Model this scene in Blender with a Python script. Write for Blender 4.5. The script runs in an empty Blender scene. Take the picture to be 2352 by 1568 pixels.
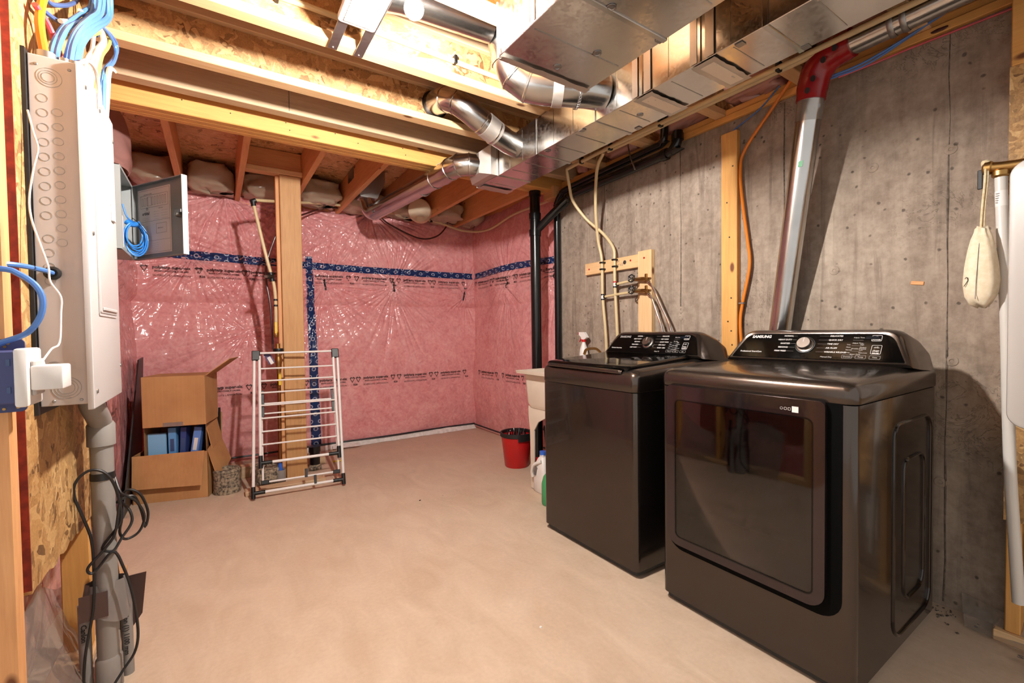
import bpy, bmesh, math, random
import numpy as np
from mathutils import Vector, Matrix

# ------------------------------------------------------------------ camera, world, exposure
S = bpy.context.scene
COL = S.collection
PI = math.pi
YAW, PITCH, ROLL = math.radians(33.54), math.radians(1.43), math.radians(-0.753)
f0 = Vector((math.sin(YAW), math.cos(YAW), 0)); r0 = Vector((math.cos(YAW), -math.sin(YAW), 0)); u0 = Vector((0, 0, 1))
fw = f0 * math.cos(PITCH) - u0 * math.sin(PITCH)
uu = u0 * math.cos(PITCH) + f0 * math.sin(PITCH)
rr = r0 * math.cos(ROLL) + uu * math.sin(ROLL)
up = uu * math.cos(ROLL) - r0 * math.sin(ROLL)
cd = bpy.data.cameras.new('camera'); cam = bpy.data.objects.new('camera', cd); COL.objects.link(cam)
cam.matrix_world = Matrix(((rr.x, up.x, -fw.x, 0), (rr.y, up.y, -fw.y, 0), (rr.z, up.z, -fw.z, 1.18), (0, 0, 0, 1)))
cd.sensor_width = 36; cd.lens = 36 * 1026 / 2352; cd.clip_start = 0.02; cd.clip_end = 50
S.camera = cam
w = bpy.data.worlds.new('world'); S.world = w; w.use_nodes = True
bg = w.node_tree.nodes['Background']; bg.inputs[0].default_value = (1.0, 0.96, 0.92, 1); bg.inputs[1].default_value = 0.8
BULB_POWER = 150.0
BULB_COLOR = (1.0, 0.965, 0.92)
S.view_settings.view_transform = 'Standard'; S.view_settings.look = 'None'
S.view_settings.gamma = 1.0; S.view_settings.use_curve_mapping = False; S.view_settings.exposure = 0.25
try:
    S.cycles.max_bounces = 9; S.cycles.diffuse_bounces = 8; S.cycles.glossy_bounces = 5; S.cycles.transparent_max_bounces = 10
    S.cycles.sample_clamp_indirect = 6.0; S.cycles.caustics_reflective = False; S.cycles.caustics_refractive = False
    S.cycles.use_denoising = True; S.cycles.use_adaptive_sampling = True; S.cycles.adaptive_threshold = 0.08; S.cycles.adaptive_min_samples = 12
except Exception:
    pass

# ------------------------------------------------------------------ mesh helpers
def V(*a): return Vector(a)
def cat(pts, n=6):
    """Catmull-Rom through the points"""
    P = [Vector(p) for p in pts]
    if len(P) < 3: return P
    out = []
    Q = [P[0] * 2 - P[1]] + P + [P[-1] * 2 - P[-2]]
    for i in range(1, len(Q) - 2):
        a, b, c, d = Q[i-1], Q[i], Q[i+1], Q[i+2]
        for k in range(n):
            t = k / n
            out.append(0.5 * ((2*b) + (c-a)*t + (2*a-5*b+4*c-d)*t*t + (3*b-a-3*c+d)*t*t*t))
    out.append(P[-1]); return out
def rrect(x0, y0, x1, y1, r, n=5):
    """rounded rectangle outline, counter-clockwise; r a number or four radii (bl, br, tr, tl)"""
    R = [r]*4 if not isinstance(r, (tuple, list)) else r
    out = []
    for (cx, cy, a0, q) in ((x0+R[0], y0+R[0], PI, R[0]), (x1-R[1], y0+R[1], 1.5*PI, R[1]), (x1-R[2], y1-R[2], 0, R[2]), (x0+R[3], y1-R[3], .5*PI, R[3])):
        for i in range(n+1):
            a = a0 + .5*PI*i/n; out.append((cx+q*math.cos(a), cy+q*math.sin(a)))
    return out
class MB:
    def __init__(s): s.v = []; s.f = []
    def add(s, vs, fs):
        o = len(s.v); s.v.extend([tuple(p) for p in vs]); s.f.extend([tuple(i+o for i in f) for f in fs]); return s
    def box(s, x0, y0, z0, x1, y1, z1, bev=0.0, seg=1):
        if bev <= 0:
            return s.add([(x0,y0,z0),(x1,y0,z0),(x1,y1,z0),(x0,y1,z0),(x0,y0,z1),(x1,y0,z1),(x1,y1,z1),(x0,y1,z1)],
                         [(0,3,2,1),(4,5,6,7),(0,1,5,4),(1,2,6,5),(2,3,7,6),(3,0,4,7)])
        return s.obox(((x0+x1)/2,(y0+y1)/2,(z0+z1)/2), (1,0,0), (0,1,0), (0,0,1), (x1-x0)/2, (y1-y0)/2, (z1-z0)/2, bev, seg)
    def obox(s, c, ax, ay, az, hx, hy, hz, bev=0.0, seg=1):
        c = Vector(c); ax = Vector(ax).normalized(); ay = Vector(ay).normalized(); az = Vector(az).normalized()
        bm = bmesh.new(); bmesh.ops.create_cube(bm, size=2)
        for v in bm.verts: v.co = Vector((v.co.x*hx, v.co.y*hy, v.co.z*hz))
        if bev > 0: bmesh.ops.bevel(bm, geom=bm.edges[:], offset=bev, segments=seg, profile=0.5, affect='EDGES')
        bm.verts.index_update()
        s.add([c + ax*v.co.x + ay*v.co.y + az*v.co.z for v in bm.verts], [[v.index for v in f.verts] for f in bm.faces]); bm.free(); return s
    def tube(s, pts, r, n=12, sm=0, cap=True, up=None):
        P = cat(pts, sm) if sm else [Vector(p) for p in pts]
        R = r if isinstance(r, (list, tuple)) else None
        m = len(P); base = len(s.v)
        T0 = (P[1]-P[0]).normalized()
        a = Vector(up) if up else (Vector((0,0,1)) if abs(T0.z) < .9 else Vector((1,0,0)))
        nrm = (a - T0*a.dot(T0)).normalized()
        for i in range(m):
            if i == 0: T = T0
            elif i == m-1: T = (P[-1]-P[-2]).normalized()
            else: T = ((P[i]-P[i-1]).normalized() + (P[i+1]-P[i]).normalized()).normalized()
            nrm = (nrm - T*nrm.dot(T)).normalized(); b = T.cross(nrm)
            k = 1.0
            if 0 < i < m-1:
                c = max(.5, T.dot((P[i+1]-P[i]).normalized())); k = 1/c
            rad = (R[min(len(R)-1, int(round(i*(len(R)-1)/(m-1))))] if R else r)
            # mitre: stretch across the bend plane only
            bd = (P[min(i+1,m-1)]-P[i]) - (P[i]-P[max(i-1,0)]) if 0 < i < m-1 else Vector((0,0,0))
            bd = bd - T*bd.dot(T)
            bd = bd.normalized() if bd.length > 1e-9 else None
            for j in range(n):
                q = 2*PI*j/n; o = nrm*math.cos(q)*rad + b*math.sin(q)*rad
                if bd is not None and k > 1.001: o = o + bd*(o.dot(bd)*(k-1))
                s.v.append(tuple(P[i]+o))
        for i in range(m-1):
            for j in range(n):
                s.f.append((base+i*n+j, base+i*n+(j+1)%n, base+(i+1)*n+(j+1)%n, base+(i+1)*n+j))
        if cap:
            s.f.append(tuple(base+j for j in range(n))[::-1]); s.f.append(tuple(base+(m-1)*n+j for j in range(n)))
        return s
    def cyl(s, a, b, r, n=16): return s.tube([a, b], r, n)
    def lathe(s, prof, org=(0,0,0), axis=(0,0,1), n=24, cap=True):
        org = Vector(org); ax = Vector(axis).normalized()
        a = Vector((1,0,0)) if abs(ax.x) < .9 else Vector((0,1,0))
        e1 = (a - ax*a.dot(ax)).normalized(); e2 = ax.cross(e1); base = len(s.v)
        for r, h in prof:
            for j in range(n):
                q = 2*PI*j/n; s.v.append(tuple(org + ax*h + e1*math.cos(q)*r + e2*math.sin(q)*r))
        m = len(prof)
        for i in range(m-1):
            for j in range(n): s.f.append((base+i*n+j, base+i*n+(j+1)%n, base+(i+1)*n+(j+1)%n, base+(i+1)*n+j))
        if cap:
            s.f.append(tuple(base+j for j in range(n))[::-1]); s.f.append(tuple(base+(m-1)*n+j for j in range(n)))
        return s
    def loft(s, rings, cap0=True, cap1=True):
        base = len(s.v); n = len(rings[0])
        for r in rings: s.v.extend([tuple(p) for p in r])
        for i in range(len(rings)-1):
            for j in range(n): s.f.append((base+i*n+j, base+i*n+(j+1)%n, base+(i+1)*n+(j+1)%n, base+(i+1)*n+j))
        if cap0: s.f.append(tuple(base+j for j in range(n))[::-1])
        if cap1: s.f.append(tuple(base+(len(rings)-1)*n+j for j in range(n)))
        return s
    def prism(s, poly, fr, a, b, bev=0.0):
        """poly in 2D mapped by fr(u, v, t); extruded t = a..b, front edge b eased by bev"""
        if bev:
            cx = sum(p[0] for p in poly)/len(poly); cy = sum(p[1] for p in poly)/len(poly)
            def ins(d):
                out = []
                n = len(poly)
                for i in range(n):
                    p, q, r_ = Vector(poly[i-1]), Vector(poly[i]), Vector(poly[(i+1) % n])
                    e = (q-p); g = (r_-q)
                    nn = Vector((0.0, 0.0))
                    if e.length > 1e-9: e.normalize(); nn += Vector((-e.y, e.x))
                    if g.length > 1e-9: g.normalize(); nn += Vector((-g.y, g.x))
                    nn = nn.normalized() if nn.length > 1e-9 else nn
                    out.append((q.x+nn.x*d, q.y+nn.y*d))
                return out
            sg = 1 if b > a else -1
            rings = [[fr(u, v, a) for u, v in poly], [fr(u, v, b-sg*bev) for u, v in poly],
                     [fr(u, v, b-sg*bev*.3) for u, v in ins(bev*.3)], [fr(u, v, b) for u, v in ins(bev)]]
            return s.loft(rings)
        return s.loft([[fr(u, v, a) for u, v in poly], [fr(u, v, b) for u, v in poly]])
    def ring(s, outer, inner, fr, a, b):
        n = len(outer)
        s.loft([[fr(u,v,a) for u,v in outer], [fr(u,v,b) for u,v in outer], [fr(u,v,b) for u,v in inner], [fr(u,v,a) for u,v in inner], [fr(u,v,a) for u,v in outer]], False, False)
        return s
    def grid(s, fn, nu, nv):
        base = len(s.v)
        for j in range(nv+1):
            for i in range(nu+1): s.v.append(tuple(fn(i/nu, j/nv)))
        for j in range(nv):
            for i in range(nu):
                k = base+j*(nu+1)+i; s.f.append((k, k+1, k+nu+2, k+nu+1))
        return s
ORG = {}
def mkobj(name, mb, mat, parent=None, org=None, smooth=35, fix=True):
    me = bpy.data.meshes.new(name)
    o = ORG.get(parent.name, Vector((0,0,0))) if parent else Vector(org or (0,0,0))
    me.from_pydata([(v[0]-o.x, v[1]-o.y, v[2]-o.z) for v in mb.v], [], mb.f)
    if fix:
        bm = bmesh.new(); bm.from_mesh(me)
        bmesh.ops.recalc_face_normals(bm, faces=bm.faces[:]); bm.to_mesh(me); bm.free()
    me.update()
    if smooth:
        me.shade_smooth()
        me.set_sharp_from_angle(angle=math.radians(smooth))
    if mat: me.materials.append(mat)
    ob = bpy.data.objects.new(name, me); COL.objects.link(ob)
    if parent: ob.parent = parent
    else: ob.location = o
    ORG[ob.name] = o
    return ob
def tag(o, label, cat_, group=None, kind=None):
    o['label'] = label
    if cat_: o['category'] = cat_
    if group: o['group'] = group
    if kind: o['kind'] = kind
    return o
def thing(name, label, cat_, loc, group=None):
    o = bpy.data.objects.new(name, None); COL.objects.link(o); o.location = loc; o.empty_display_size = .05
    ORG[o.name] = Vector(loc); return tag(o, label, cat_, group)
def part(parent, name, mb, mat, label=None, smooth=35, fix=True):
    o = mkobj(name, mb, mat, parent, smooth=smooth, fix=fix)
    if label: o['label'] = label
    return o
def solo(name, label, cat_, mb, mat, org, group=None, smooth=35):
    return tag(mkobj(name, mb, mat, None, org, smooth), label, cat_, group)
def struct(name, label, mb, mat, org=(0,0,0), cat_=None, smooth=35, fix=True):
    o = mkobj(name, mb, mat, None, org, smooth, fix); o['kind'] = 'structure'; o['label'] = label
    o['category'] = cat_ or name.split('_')[0]; return o
TEXTQ = []
def text(parent, name, s, size, org, ux, uy, mat, surf=None, align='LEFT', bold=0.0, shear=0.0, width=None):
    """queue flat lettering; made into meshes in one go by flush_text()"""
    TEXTQ.append((parent, name, s, size, Vector(org), Vector(ux), Vector(uy), mat, surf, align, bold, width))
def flush_text():
    obs = []
    for (parent, name, s, size, org, ux, uy, mat, surf, align, bold, width) in TEXTQ:
        cu = bpy.data.curves.new('t', 'FONT'); cu.body = s; cu.size = size; cu.align_x = align; cu.align_y = 'CENTER'; cu.resolution_u = 2; cu.offset = bold
        ob = bpy.data.objects.new('t', cu); COL.objects.link(ob); obs.append(ob)
    dg = bpy.context.evaluated_depsgraph_get()
    meshes = [bpy.data.meshes.new_from_object(ob.evaluated_get(dg)) for ob in obs]
    for ob in obs:
        cu = ob.data; bpy.data.objects.remove(ob); bpy.data.curves.remove(cu)
    for (parent, name, s, size, org, ux, uy, mat, surf, align, bold, width), me in zip(TEXTQ, meshes):
        xs = [v.co.x for v in me.vertices]
        k = (width/(max(xs)-min(xs))) if (width and xs) else 1.0
        o = ORG[parent.name]
        for v in me.vertices:
            p = org + ux*(v.co.x*k) + uy*v.co.y
            if surf: p = surf(p)
            v.co = p - o
        me.materials.clear(); me.materials.append(mat); me.name = name
        t = bpy.data.objects.new(name, me); COL.objects.link(t); t.parent = parent; ORG[t.name] = o

# ------------------------------------------------------------------ material helpers
def lin(h):
    h = h.lstrip('#'); out = []
    for i in (0, 2, 4):
        c = int(h[i:i+2], 16)/255; out.append(c/12.92 if c <= .04045 else ((c+.055)/1.055)**2.4)
    return (*out, 1)
class NT:
    def __init__(s, name):
        s.m = bpy.data.materials.new(name); s.m.use_nodes = True; s.t = s.m.node_tree; s.b = s.t.nodes['Principled BSDF']; s.out = s.t.nodes['Material Output']
    def n(s, typ, ins=None, **kw):
        nd = s.t.nodes.new(typ)
        for k, v in kw.items(): setattr(nd, k, v)
        for k, v in (ins or {}).items():
            if hasattr(v, 'is_output') or isinstance(v, bpy.types.NodeSocket): s.t.links.new(v, nd.inputs[k])
            else: nd.inputs[k].default_value = v
        return nd
    def set(s, **kw):
        for k, v in kw.items():
            k = k.replace('_', ' ')
            if isinstance(v, bpy.types.NodeSocket): s.t.links.new(v, s.b.inputs[k])
            else: s.b.inputs[k].default_value = v
        return s
    def co(s, scale=(1,1,1), rot=(0,0,0), src='Object', rnd=False):
        tc = s.n('ShaderNodeTexCoord'); v = tc.outputs[src]
        if rnd:
            oi = s.n('ShaderNodeObjectInfo'); a = s.n('ShaderNodeVectorMath', operation='SCALE'); s.t.links.new(oi.outputs['Random'], a.inputs['Scale'])
            a.inputs[0].default_value = (37.0, 53.0, 71.0)
            b = s.n('ShaderNodeVectorMath', operation='ADD'); s.t.links.new(v, b.inputs[0]); s.t.links.new(a.outputs[0], b.inputs[1]); v = b.outputs[0]
        mp = s.n('ShaderNodeMapping', {'Vector': v, 'Scale': scale, 'Rotation': rot}); return mp.outputs[0]
    def noise(s, vec, scale=5, detail=4, rough=.55, dist=0, typ=None):
        nd = s.n('ShaderNodeTexNoise', {'Vector': vec, 'Scale': scale, 'Detail': detail, 'Roughness': rough, 'Distortion': dist})
        if typ: nd.noise_type = typ
        return nd.outputs[0]
    def vor(s, vec, scale=5, feature='F1', rnd=1.0):
        nd = s.n('ShaderNodeTexVoronoi', {'Vector': vec, 'Scale': scale, 'Randomness': rnd}); nd.feature = feature; return nd
    def ramp(s, fac, stops):
        nd = s.n('ShaderNodeValToRGB', {'Fac': fac}); cr = nd.color_ramp
        while len(cr.elements) < len(stops): cr.elements.new(.5)
        for e, (p, c) in zip(cr.elements, stops): e.position = p; e.color = c if len(c) == 4 else (*c, 1)
        return nd.outputs[0]
    def mix(s, fac, a, b, mode='MIX'):
        nd = s.n('ShaderNodeMix', data_type='RGBA', blend_type=mode)
        for sock, v in ((nd.inputs[0], fac), (nd.inputs[6], a), (nd.inputs[7], b)):
            if isinstance(v, bpy.types.NodeSocket): s.t.links.new(v, sock)
            else: sock.default_value = v
        return nd.outputs[2]
    def math(s, op, a, b=0.0):
        nd = s.n('ShaderNodeMath', operation=op)
        for sock, v in ((nd.inputs[0], a), (nd.inputs[1], b)):
            if isinstance(v, bpy.types.NodeSocket): s.t.links.new(v, sock)
            else: sock.default_value = v
        return nd.outputs[0]
    def bump(s, h, strength=.3, dist=.01, normal=None):
        nd = s.n('ShaderNodeBump', {'Height': h, 'Strength': strength, 'Distance': dist})
        if normal: s.t.links.new(normal, nd.inputs['Normal'])
        return nd.outputs[0]
def plain(name, hexc, rough=.5, metal=0.0, coat=0.0, **kw):
    t = NT(name); t.set(Base_Color=lin(hexc), Roughness=rough, Metallic=metal, Coat_Weight=coat, **kw); return t.m
def speck(name, hexa, hexb, rough=.6, scale=30, bump=.1, metal=0.0):
    t = NT(name); v = t.co(rnd=True); n = t.noise(v, scale, 3)
    t.set(Base_Color=t.ramp(n, [(.35, lin(hexa)), (.65, lin(hexb))]), Roughness=rough, Metallic=metal)
    if bump: t.set(Normal=t.bump(n, bump, .003))
    return t.m
def wood(name, axis, light, mid, dark, knots=True, rough=.62):
    t = NT(name); sc = [16.0, 16.0, 16.0]; sc['xyz'.index(axis)] = .9
    v = t.co(tuple(sc), rnd=True)
    n1 = t.noise(v, 1.6, 5, .6, 1.2); n2 = t.noise(v, 9.0, 3, .6)
    n3 = t.noise(t.co((2, 2, 2), rnd=True), 1.3, 2)
    c = t.ramp(n1, [(.25, lin(dark)), (.45, lin(mid)), (.72, lin(light))])
    c = t.mix(.35, c, t.ramp(n2, [(.3, lin(dark)), (.6, lin(light))]), 'MIX')
    c = t.mix(.35, c, t.ramp(n3, [(.35, lin(mid)), (.65, lin(light))]), 'MIX')
    if knots:
        ks = [4.2, 4.2, 4.2]; ks['xyz'.index(axis)] = 1.9
        vo = t.vor(t.co(tuple(ks), rnd=True), 1.5)
        k = t.ramp(vo.outputs['Distance'], [(.055, (1, 1, 1)), (.10, (0, 0, 0))])
        c = t.mix(k, c, lin('#6b3a18'))
    t.set(Base_Color=c, Roughness=rough, Normal=t.bump(n1, .12, .004)); return t.m
def osb(name, axis, pal, scale=1.0):
    """strand board seen across `axis`: thin overlapping flakes in four directions"""
    t = NT(name); outs = []; rot = {'x': (1, 0, 0), 'y': (0, 1, 0), 'z': (0, 0, 1)}[axis]
    for k, (a, q) in enumerate(((.25, 1.0), (-.45, 1.2), (1.15, .9), (-1.2, 1.1))):
        sc = {'x': (1, 7*q, 30*q), 'y': (7*q, 1, 30*q), 'z': (7*q, 30*q, 1)}[axis]
        tc = t.n('ShaderNodeTexCoord'); m1 = t.n('ShaderNodeMapping', {'Vector': tc.outputs['Object'], 'Rotation': tuple(a*c for c in rot)})
        nz = t.n('ShaderNodeTexNoise', {'Vector': m1.outputs[0], 'Scale': 12.0, 'Detail': 2.0})
        ad = t.n('ShaderNodeVectorMath', operation='MULTIPLY_ADD'); t.t.links.new(nz.outputs['Color'], ad.inputs[0]); ad.inputs[1].default_value = (.016, .016, .016); t.t.links.new(m1.outputs[0], ad.inputs[2])
        m2 = t.n('ShaderNodeMapping', {'Vector': ad.outputs[0], 'Scale': tuple(c*scale for c in sc)})
        outs.append(t.vor(m2.outputs[0], 1.0).outputs['Color'])
    # which layer shows: ragged cells
    pick = t.n('ShaderNodeTexNoise', {'Vector': t.co((1, 1, 1)), 'Scale': 15.0*scale, 'Detail': 2.0, 'Roughness': .5}).outputs[0]
    s1 = t.ramp(pick, [(.44, (0, 0, 0)), (.445, (1, 1, 1))]); s2 = t.ramp(pick, [(.51, (0, 0, 0)), (.515, (1, 1, 1))]); s3 = t.ramp(pick, [(.58, (0, 0, 0)), (.585, (1, 1, 1))])
    col = t.mix(s3, t.mix(s2, t.mix(s1, outs[0], outs[1]), outs[2]), outs[3])
    sep = t.n('ShaderNodeSeparateColor', {0: col}); big = t.noise(t.co(), 3.0, 3)
    c = t.ramp(sep.outputs[0], [(.0, lin(pal[0])), (.25, lin(pal[1])), (.6, lin(pal[2])), (1.0, lin(pal[3]))])
    c = t.mix(.35, c, t.ramp(big, [(.35, lin(pal[1])), (.65, lin(pal[3]))]))
    fine = t.noise(t.co((1, 1, 1)), 160.0, 2, .7); c = t.mix(.2, c, t.ramp(fine, [(.35, lin(pal[0])), (.65, lin(pal[3]))]))
    dk = t.ramp(sep.outputs[1], [(.06, (.35, .28, .22)), (.12, (1, 1, 1))]); c = t.mix(.8, c, dk, 'MULTIPLY')
    t.set(Base_Color=c, Roughness=.62, Normal=t.bump(sep.outputs[0], .2, .002)); return t.m
def metal(name, hexc, rough=.28, streak=0.0, spangle=0.06, bmp=.10):
    t = NT(name); v = t.co((1, 1, 1), rnd=True); vo = t.vor(v, 90.0); sep = t.n('ShaderNodeSeparateColor', {0: vo.outputs['Color']})
    n = t.noise(v, 4.0, 3)
    r = t.math('MULTIPLY_ADD', sep.outputs[0], spangle); t.t.nodes[-1].inputs[2].default_value = rough
    c = t.mix(t.ramp(n, [(.35, (0, 0, 0)), (.7, (1, 1, 1))]), lin(hexc), tuple(x*.82 for x in lin(hexc)[:3]) + (1,))
    t.set(Base_Color=c, Roughness=r, Metallic=1.0)
    if bmp: t.set(Normal=t.bump(t.noise(t.co(), 3.0, 2), bmp, .01))
    return t.m

# ------------------------------------------------------------------ materials
M = {}
PINE = ('#e3c093', '#d2a673', '#b98a58')
for a in 'xyz':
    M['pine_'+a] = wood('pine_'+a, a, *PINE)
    M['amber_'+a] = wood('amber_'+a, a, '#dfa85f', '#d0954e', '#b47c3e')
    M['red_'+a] = wood('red_'+a, a, '#e0a872', '#d0925c', '#b07848')
M['stained_z'] = wood('stained_z', 'z', '#c79a68', '#b48450', '#936538'); M['weathered_x'] = wood('weathered_x', 'x', '#cbb08e', '#b89a78', '#9c7f60', False)
M['osb_web'] = osb('osb_web', 'y', ('#6e4526', '#98693c', '#b98a56', '#d6ad78'))
M['osb_floor'] = osb('osb_floor', 'z', ('#b07a4c', '#cf9a66', '#e0b27e', '#eecb9c'))
M['osb_wall'] = osb('osb_wall', 'x', ('#6a4520', '#946632', '#b58850', '#d0ab74'))
M['galv'] = metal('galvanised', '#c4c2bf', .20, spangle=.02, bmp=.0); M['galv_dark'] = metal('galvanised_dull', '#a09c98', .34)
M['galv_bottom'] = metal('galvanised_spangled', '#d2cec9', .17, spangle=.10, bmp=.14)
M['foil'] = metal('foil_tape', '#cfc8c0', .5); M['chrome'] = plain('chrome', '#d8d4d0', .12, 1.0)
M['brass'] = plain('brass', '#a8824e', .35, 1.0); M['copper'] = plain('copper', '#8a5a38', .4, 1.0)
M['zinc'] = plain('zinc', '#9c9a98', .4, 1.0)
M['abs'] = plain('black_pipe', '#0d0d0e', .22); M['blackp'] = plain('black_plastic', '#0b0a0a', .45)
M['rubber'] = plain('black_rubber', '#1a1819', .45); M['white'] = plain('white_enamel', '#c2bdba', .35)
M['whitep'] = plain('white_plastic', '#dcd8d4', .42); M['tubwhite'] = plain('moulded_white', '#d2c5b4', .5)
M['panelgrey'] = plain('panel_grey', '#b6b0ae', .42); M['greymetal'] = plain('grey_enamel', '#8f9291', .45)
M['greydark'] = plain('grey_enamel_inside', '#74787a', .5); M['paper'] = plain('paper', '#c6c0c0', .8)
M['ink'] = plain('black_ink', '#2b2524', .7); M['inkgrey'] = plain('grey_ink', '#6a6262', .7); M['inkpoly'] = plain('print_on_poly', '#4a3230', .5)
M['whiteink'] = plain('white_print', '#c9c4c0', .5); M['dimink'] = plain('dim_print', '#8d8784', .5)
M['pex'] = plain('cream_tube', '#c9b48a', .35); M['brown'] = plain('brown_tube', '#4a221c', .35)
M['bluecable'] = plain('blue_cable', '#4a74b6', .35); M['bluedark'] = plain('navy_cable', '#3b4f78', .4)
M['orange'] = plain('orange_cable', '#d8791c', .35); M['creamcable'] = plain('cream_cable', '#d6c3ae', .45)
M['yellow'] = plain('yellow_plastic', '#d8b62e', .4); M['yellowc'] = plain('yellow_cable', '#c9b256', .45); M['redc'] = plain('red_cable', '#c4515a', .4)
M['redplastic'] = plain('red_plastic', '#b3161a', .32); M['bluebox'] = plain('blue_box', '#3d4372', .55)
M['blueplastic'] = plain('blue_plastic', '#2f62c4', .4); M['bluecoil'] = plain('patch_cable', '#2b78c9', .35)
M['pvc'] = plain('grey_conduit', '#8a8580', .45); M['ducttape'] = plain('grey_tape', '#7c7470', .38)
M['browntape'] = plain('brown_tape', '#4d3a36', .35); M['greentape'] = plain('green_plastic', '#3f9a62', .35)
M['beige'] = plain('beige_plastic', '#d3c3a6', .5); M['cream'] = plain('cream_paint', '#d9c9b4', .5)
M['screw'] = plain('screw', '#3a332e', .4, .8); M['redpaint'] = speck('red_stain', '#6a1d12', '#8c2c18', .8, 40)
M['canvas'] = speck('canvas', '#d8c7a8', '#e2d4ba', .9, 60); M['rope'] = speck('cotton_rope', '#c7b28a', '#dccba8', .9, 90)
M['cob'] = speck('cobbled_crust', '#3b352f', '#a89880', .9, 55, .6); M['foam'] = speck('white_foam', '#cfcac4', '#e6e2dc', .8, 25)
M['whitelabel'] = plain('sticker', '#d9d5d0', .55)
def carton():
    t = NT('cardboard'); v = t.co((1, 1, 1), rnd=True); n = t.noise(v, 5, 4); l = t.noise(t.co((70, 70, .6)), 1.0, 1)
    c = t.ramp(n, [(.3, lin('#a8774a')), (.7, lin('#b98a58'))]); c = t.mix(.07, c, t.ramp(l, [(.4, lin('#946238')), (.6, lin('#c3925e'))]))
    t.set(Base_Color=c, Roughness=.78); return t.m
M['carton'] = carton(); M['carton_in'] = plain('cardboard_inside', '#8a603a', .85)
def concrete():
    t = NT('poured_concrete'); v = t.co()
    a = t.noise(v, 2.2, 4, .6); b = t.noise(t.co((1, 7, .9)), 2.0, 4, .6, .6); c = t.noise(v, 26, 4, .65)
    col = t.ramp(a, [(.3, lin('#7f6f61')), (.5, lin('#998777')), (.72, lin('#ad9c8b'))])
    col = t.mix(.45, col, t.ramp(b, [(.35, lin('#6e5f52')), (.65, lin('#b0a08f'))]))
    col = t.mix(.30, col, t.ramp(c, [(.35, lin('#655649')), (.65, lin('#b3a392'))]))
    st = t.ramp(t.noise(t.co((1, 9, .55)), 1.7, 4, .6, 1.0), [(.56, (0, 0, 0)), (.68, (1, 1, 1))]); st2 = t.math('MULTIPLY', st, .45)
    col = t.mix(st2, col, lin('#5f5147'))
    nz_ = t.n('ShaderNodeTexNoise', {'Vector': v, 'Scale': 30.0, 'Detail': 3.0}); wv = t.n('ShaderNodeVectorMath', operation='MULTIPLY_ADD'); t.t.links.new(nz_.outputs['Color'], wv.inputs[0]); wv.inputs[1].default_value = (.012, .012, .012); t.t.links.new(v, wv.inputs[2])
    vo = t.vor(wv.outputs[0], 17.0); rs = t.n('ShaderNodeSeparateColor', {0: vo.outputs['Color']})
    pit = t.math('MULTIPLY', t.ramp(vo.outputs['Distance'], [(.07, (1, 1, 1)), (.14, (0, 0, 0))]), t.ramp(rs.outputs[0], [(.74, (0, 0, 0)), (.76, (1, 1, 1))]))
    crack = t.noise(v, 7, 4, .75, 1.6); cr = t.ramp(crack, [(.485, (0, 0, 0)), (.50, (1, 1, 1)), (.515, (0, 0, 0))])
    msk = t.ramp(t.noise(v, 1.9, 2), [(.52, (0, 0, 0)), (.62, (1, 1, 1))]); cr = t.math('MULTIPLY', t.math('MULTIPLY', cr, msk), .55)
    col = t.mix(t.math('MULTIPLY', pit, .8), col, lin('#4a4038')); col = t.mix(cr, col, lin('#5a4c40'))
    h = t.math('SUBTRACT', t.math('MULTIPLY_ADD', c, .5), t.math('ADD', pit, cr))
    t.set(Base_Color=col, Roughness=.85, Normal=t.bump(h, .45, .006)); return t.m
M['concrete'] = concrete(); M['seamgrey'] = speck('seam_concrete', '#4e443b', '#75685c', .9, 60)
def slab():
    t = NT('concrete_floor'); v = t.co()
    a = t.noise(v, 1.3, 5, .6, .8); b = t.noise(t.co((2.2, 1, 1), (0, 0, .5)), 3.0, 6, .62, 1.5); c = t.noise(v, 60, 3)
    col = t.ramp(a, [(.3, lin('#bfa890')), (.7, lin('#cdb8a2'))]); col = t.mix(.4, col, t.ramp(b, [(.3, lin('#af977f')), (.7, lin('#d8c4ae'))]))
    col = t.mix(.12, col, t.ramp(c, [(.3, lin('#a3866e')), (.7, lin('#dcc4ac'))]))
    vo = t.vor(v, 6.0); rs = t.n('ShaderNodeSeparateColor', {0: vo.outputs['Color']})
    spot = t.math('MULTIPLY', t.ramp(vo.outputs['Distance'], [(.03, (1, 1, 1)), (.05, (0, 0, 0))]), t.ramp(rs.outputs[0], [(.86, (0, 0, 0)), (.88, (1, 1, 1))]))
    col = t.mix(t.math('MULTIPLY', spot, .6), col, lin('#6a5240'))
    t.set(Base_Color=col, Roughness=t.ramp(b, [(.3, (.55,)*3), (.7, (.75,)*3)]), Normal=t.bump(t.math('ADD', b, t.math('MULTIPLY', c, .12)), .07, .010)); return t.m
M['slab'] = slab()
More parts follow.
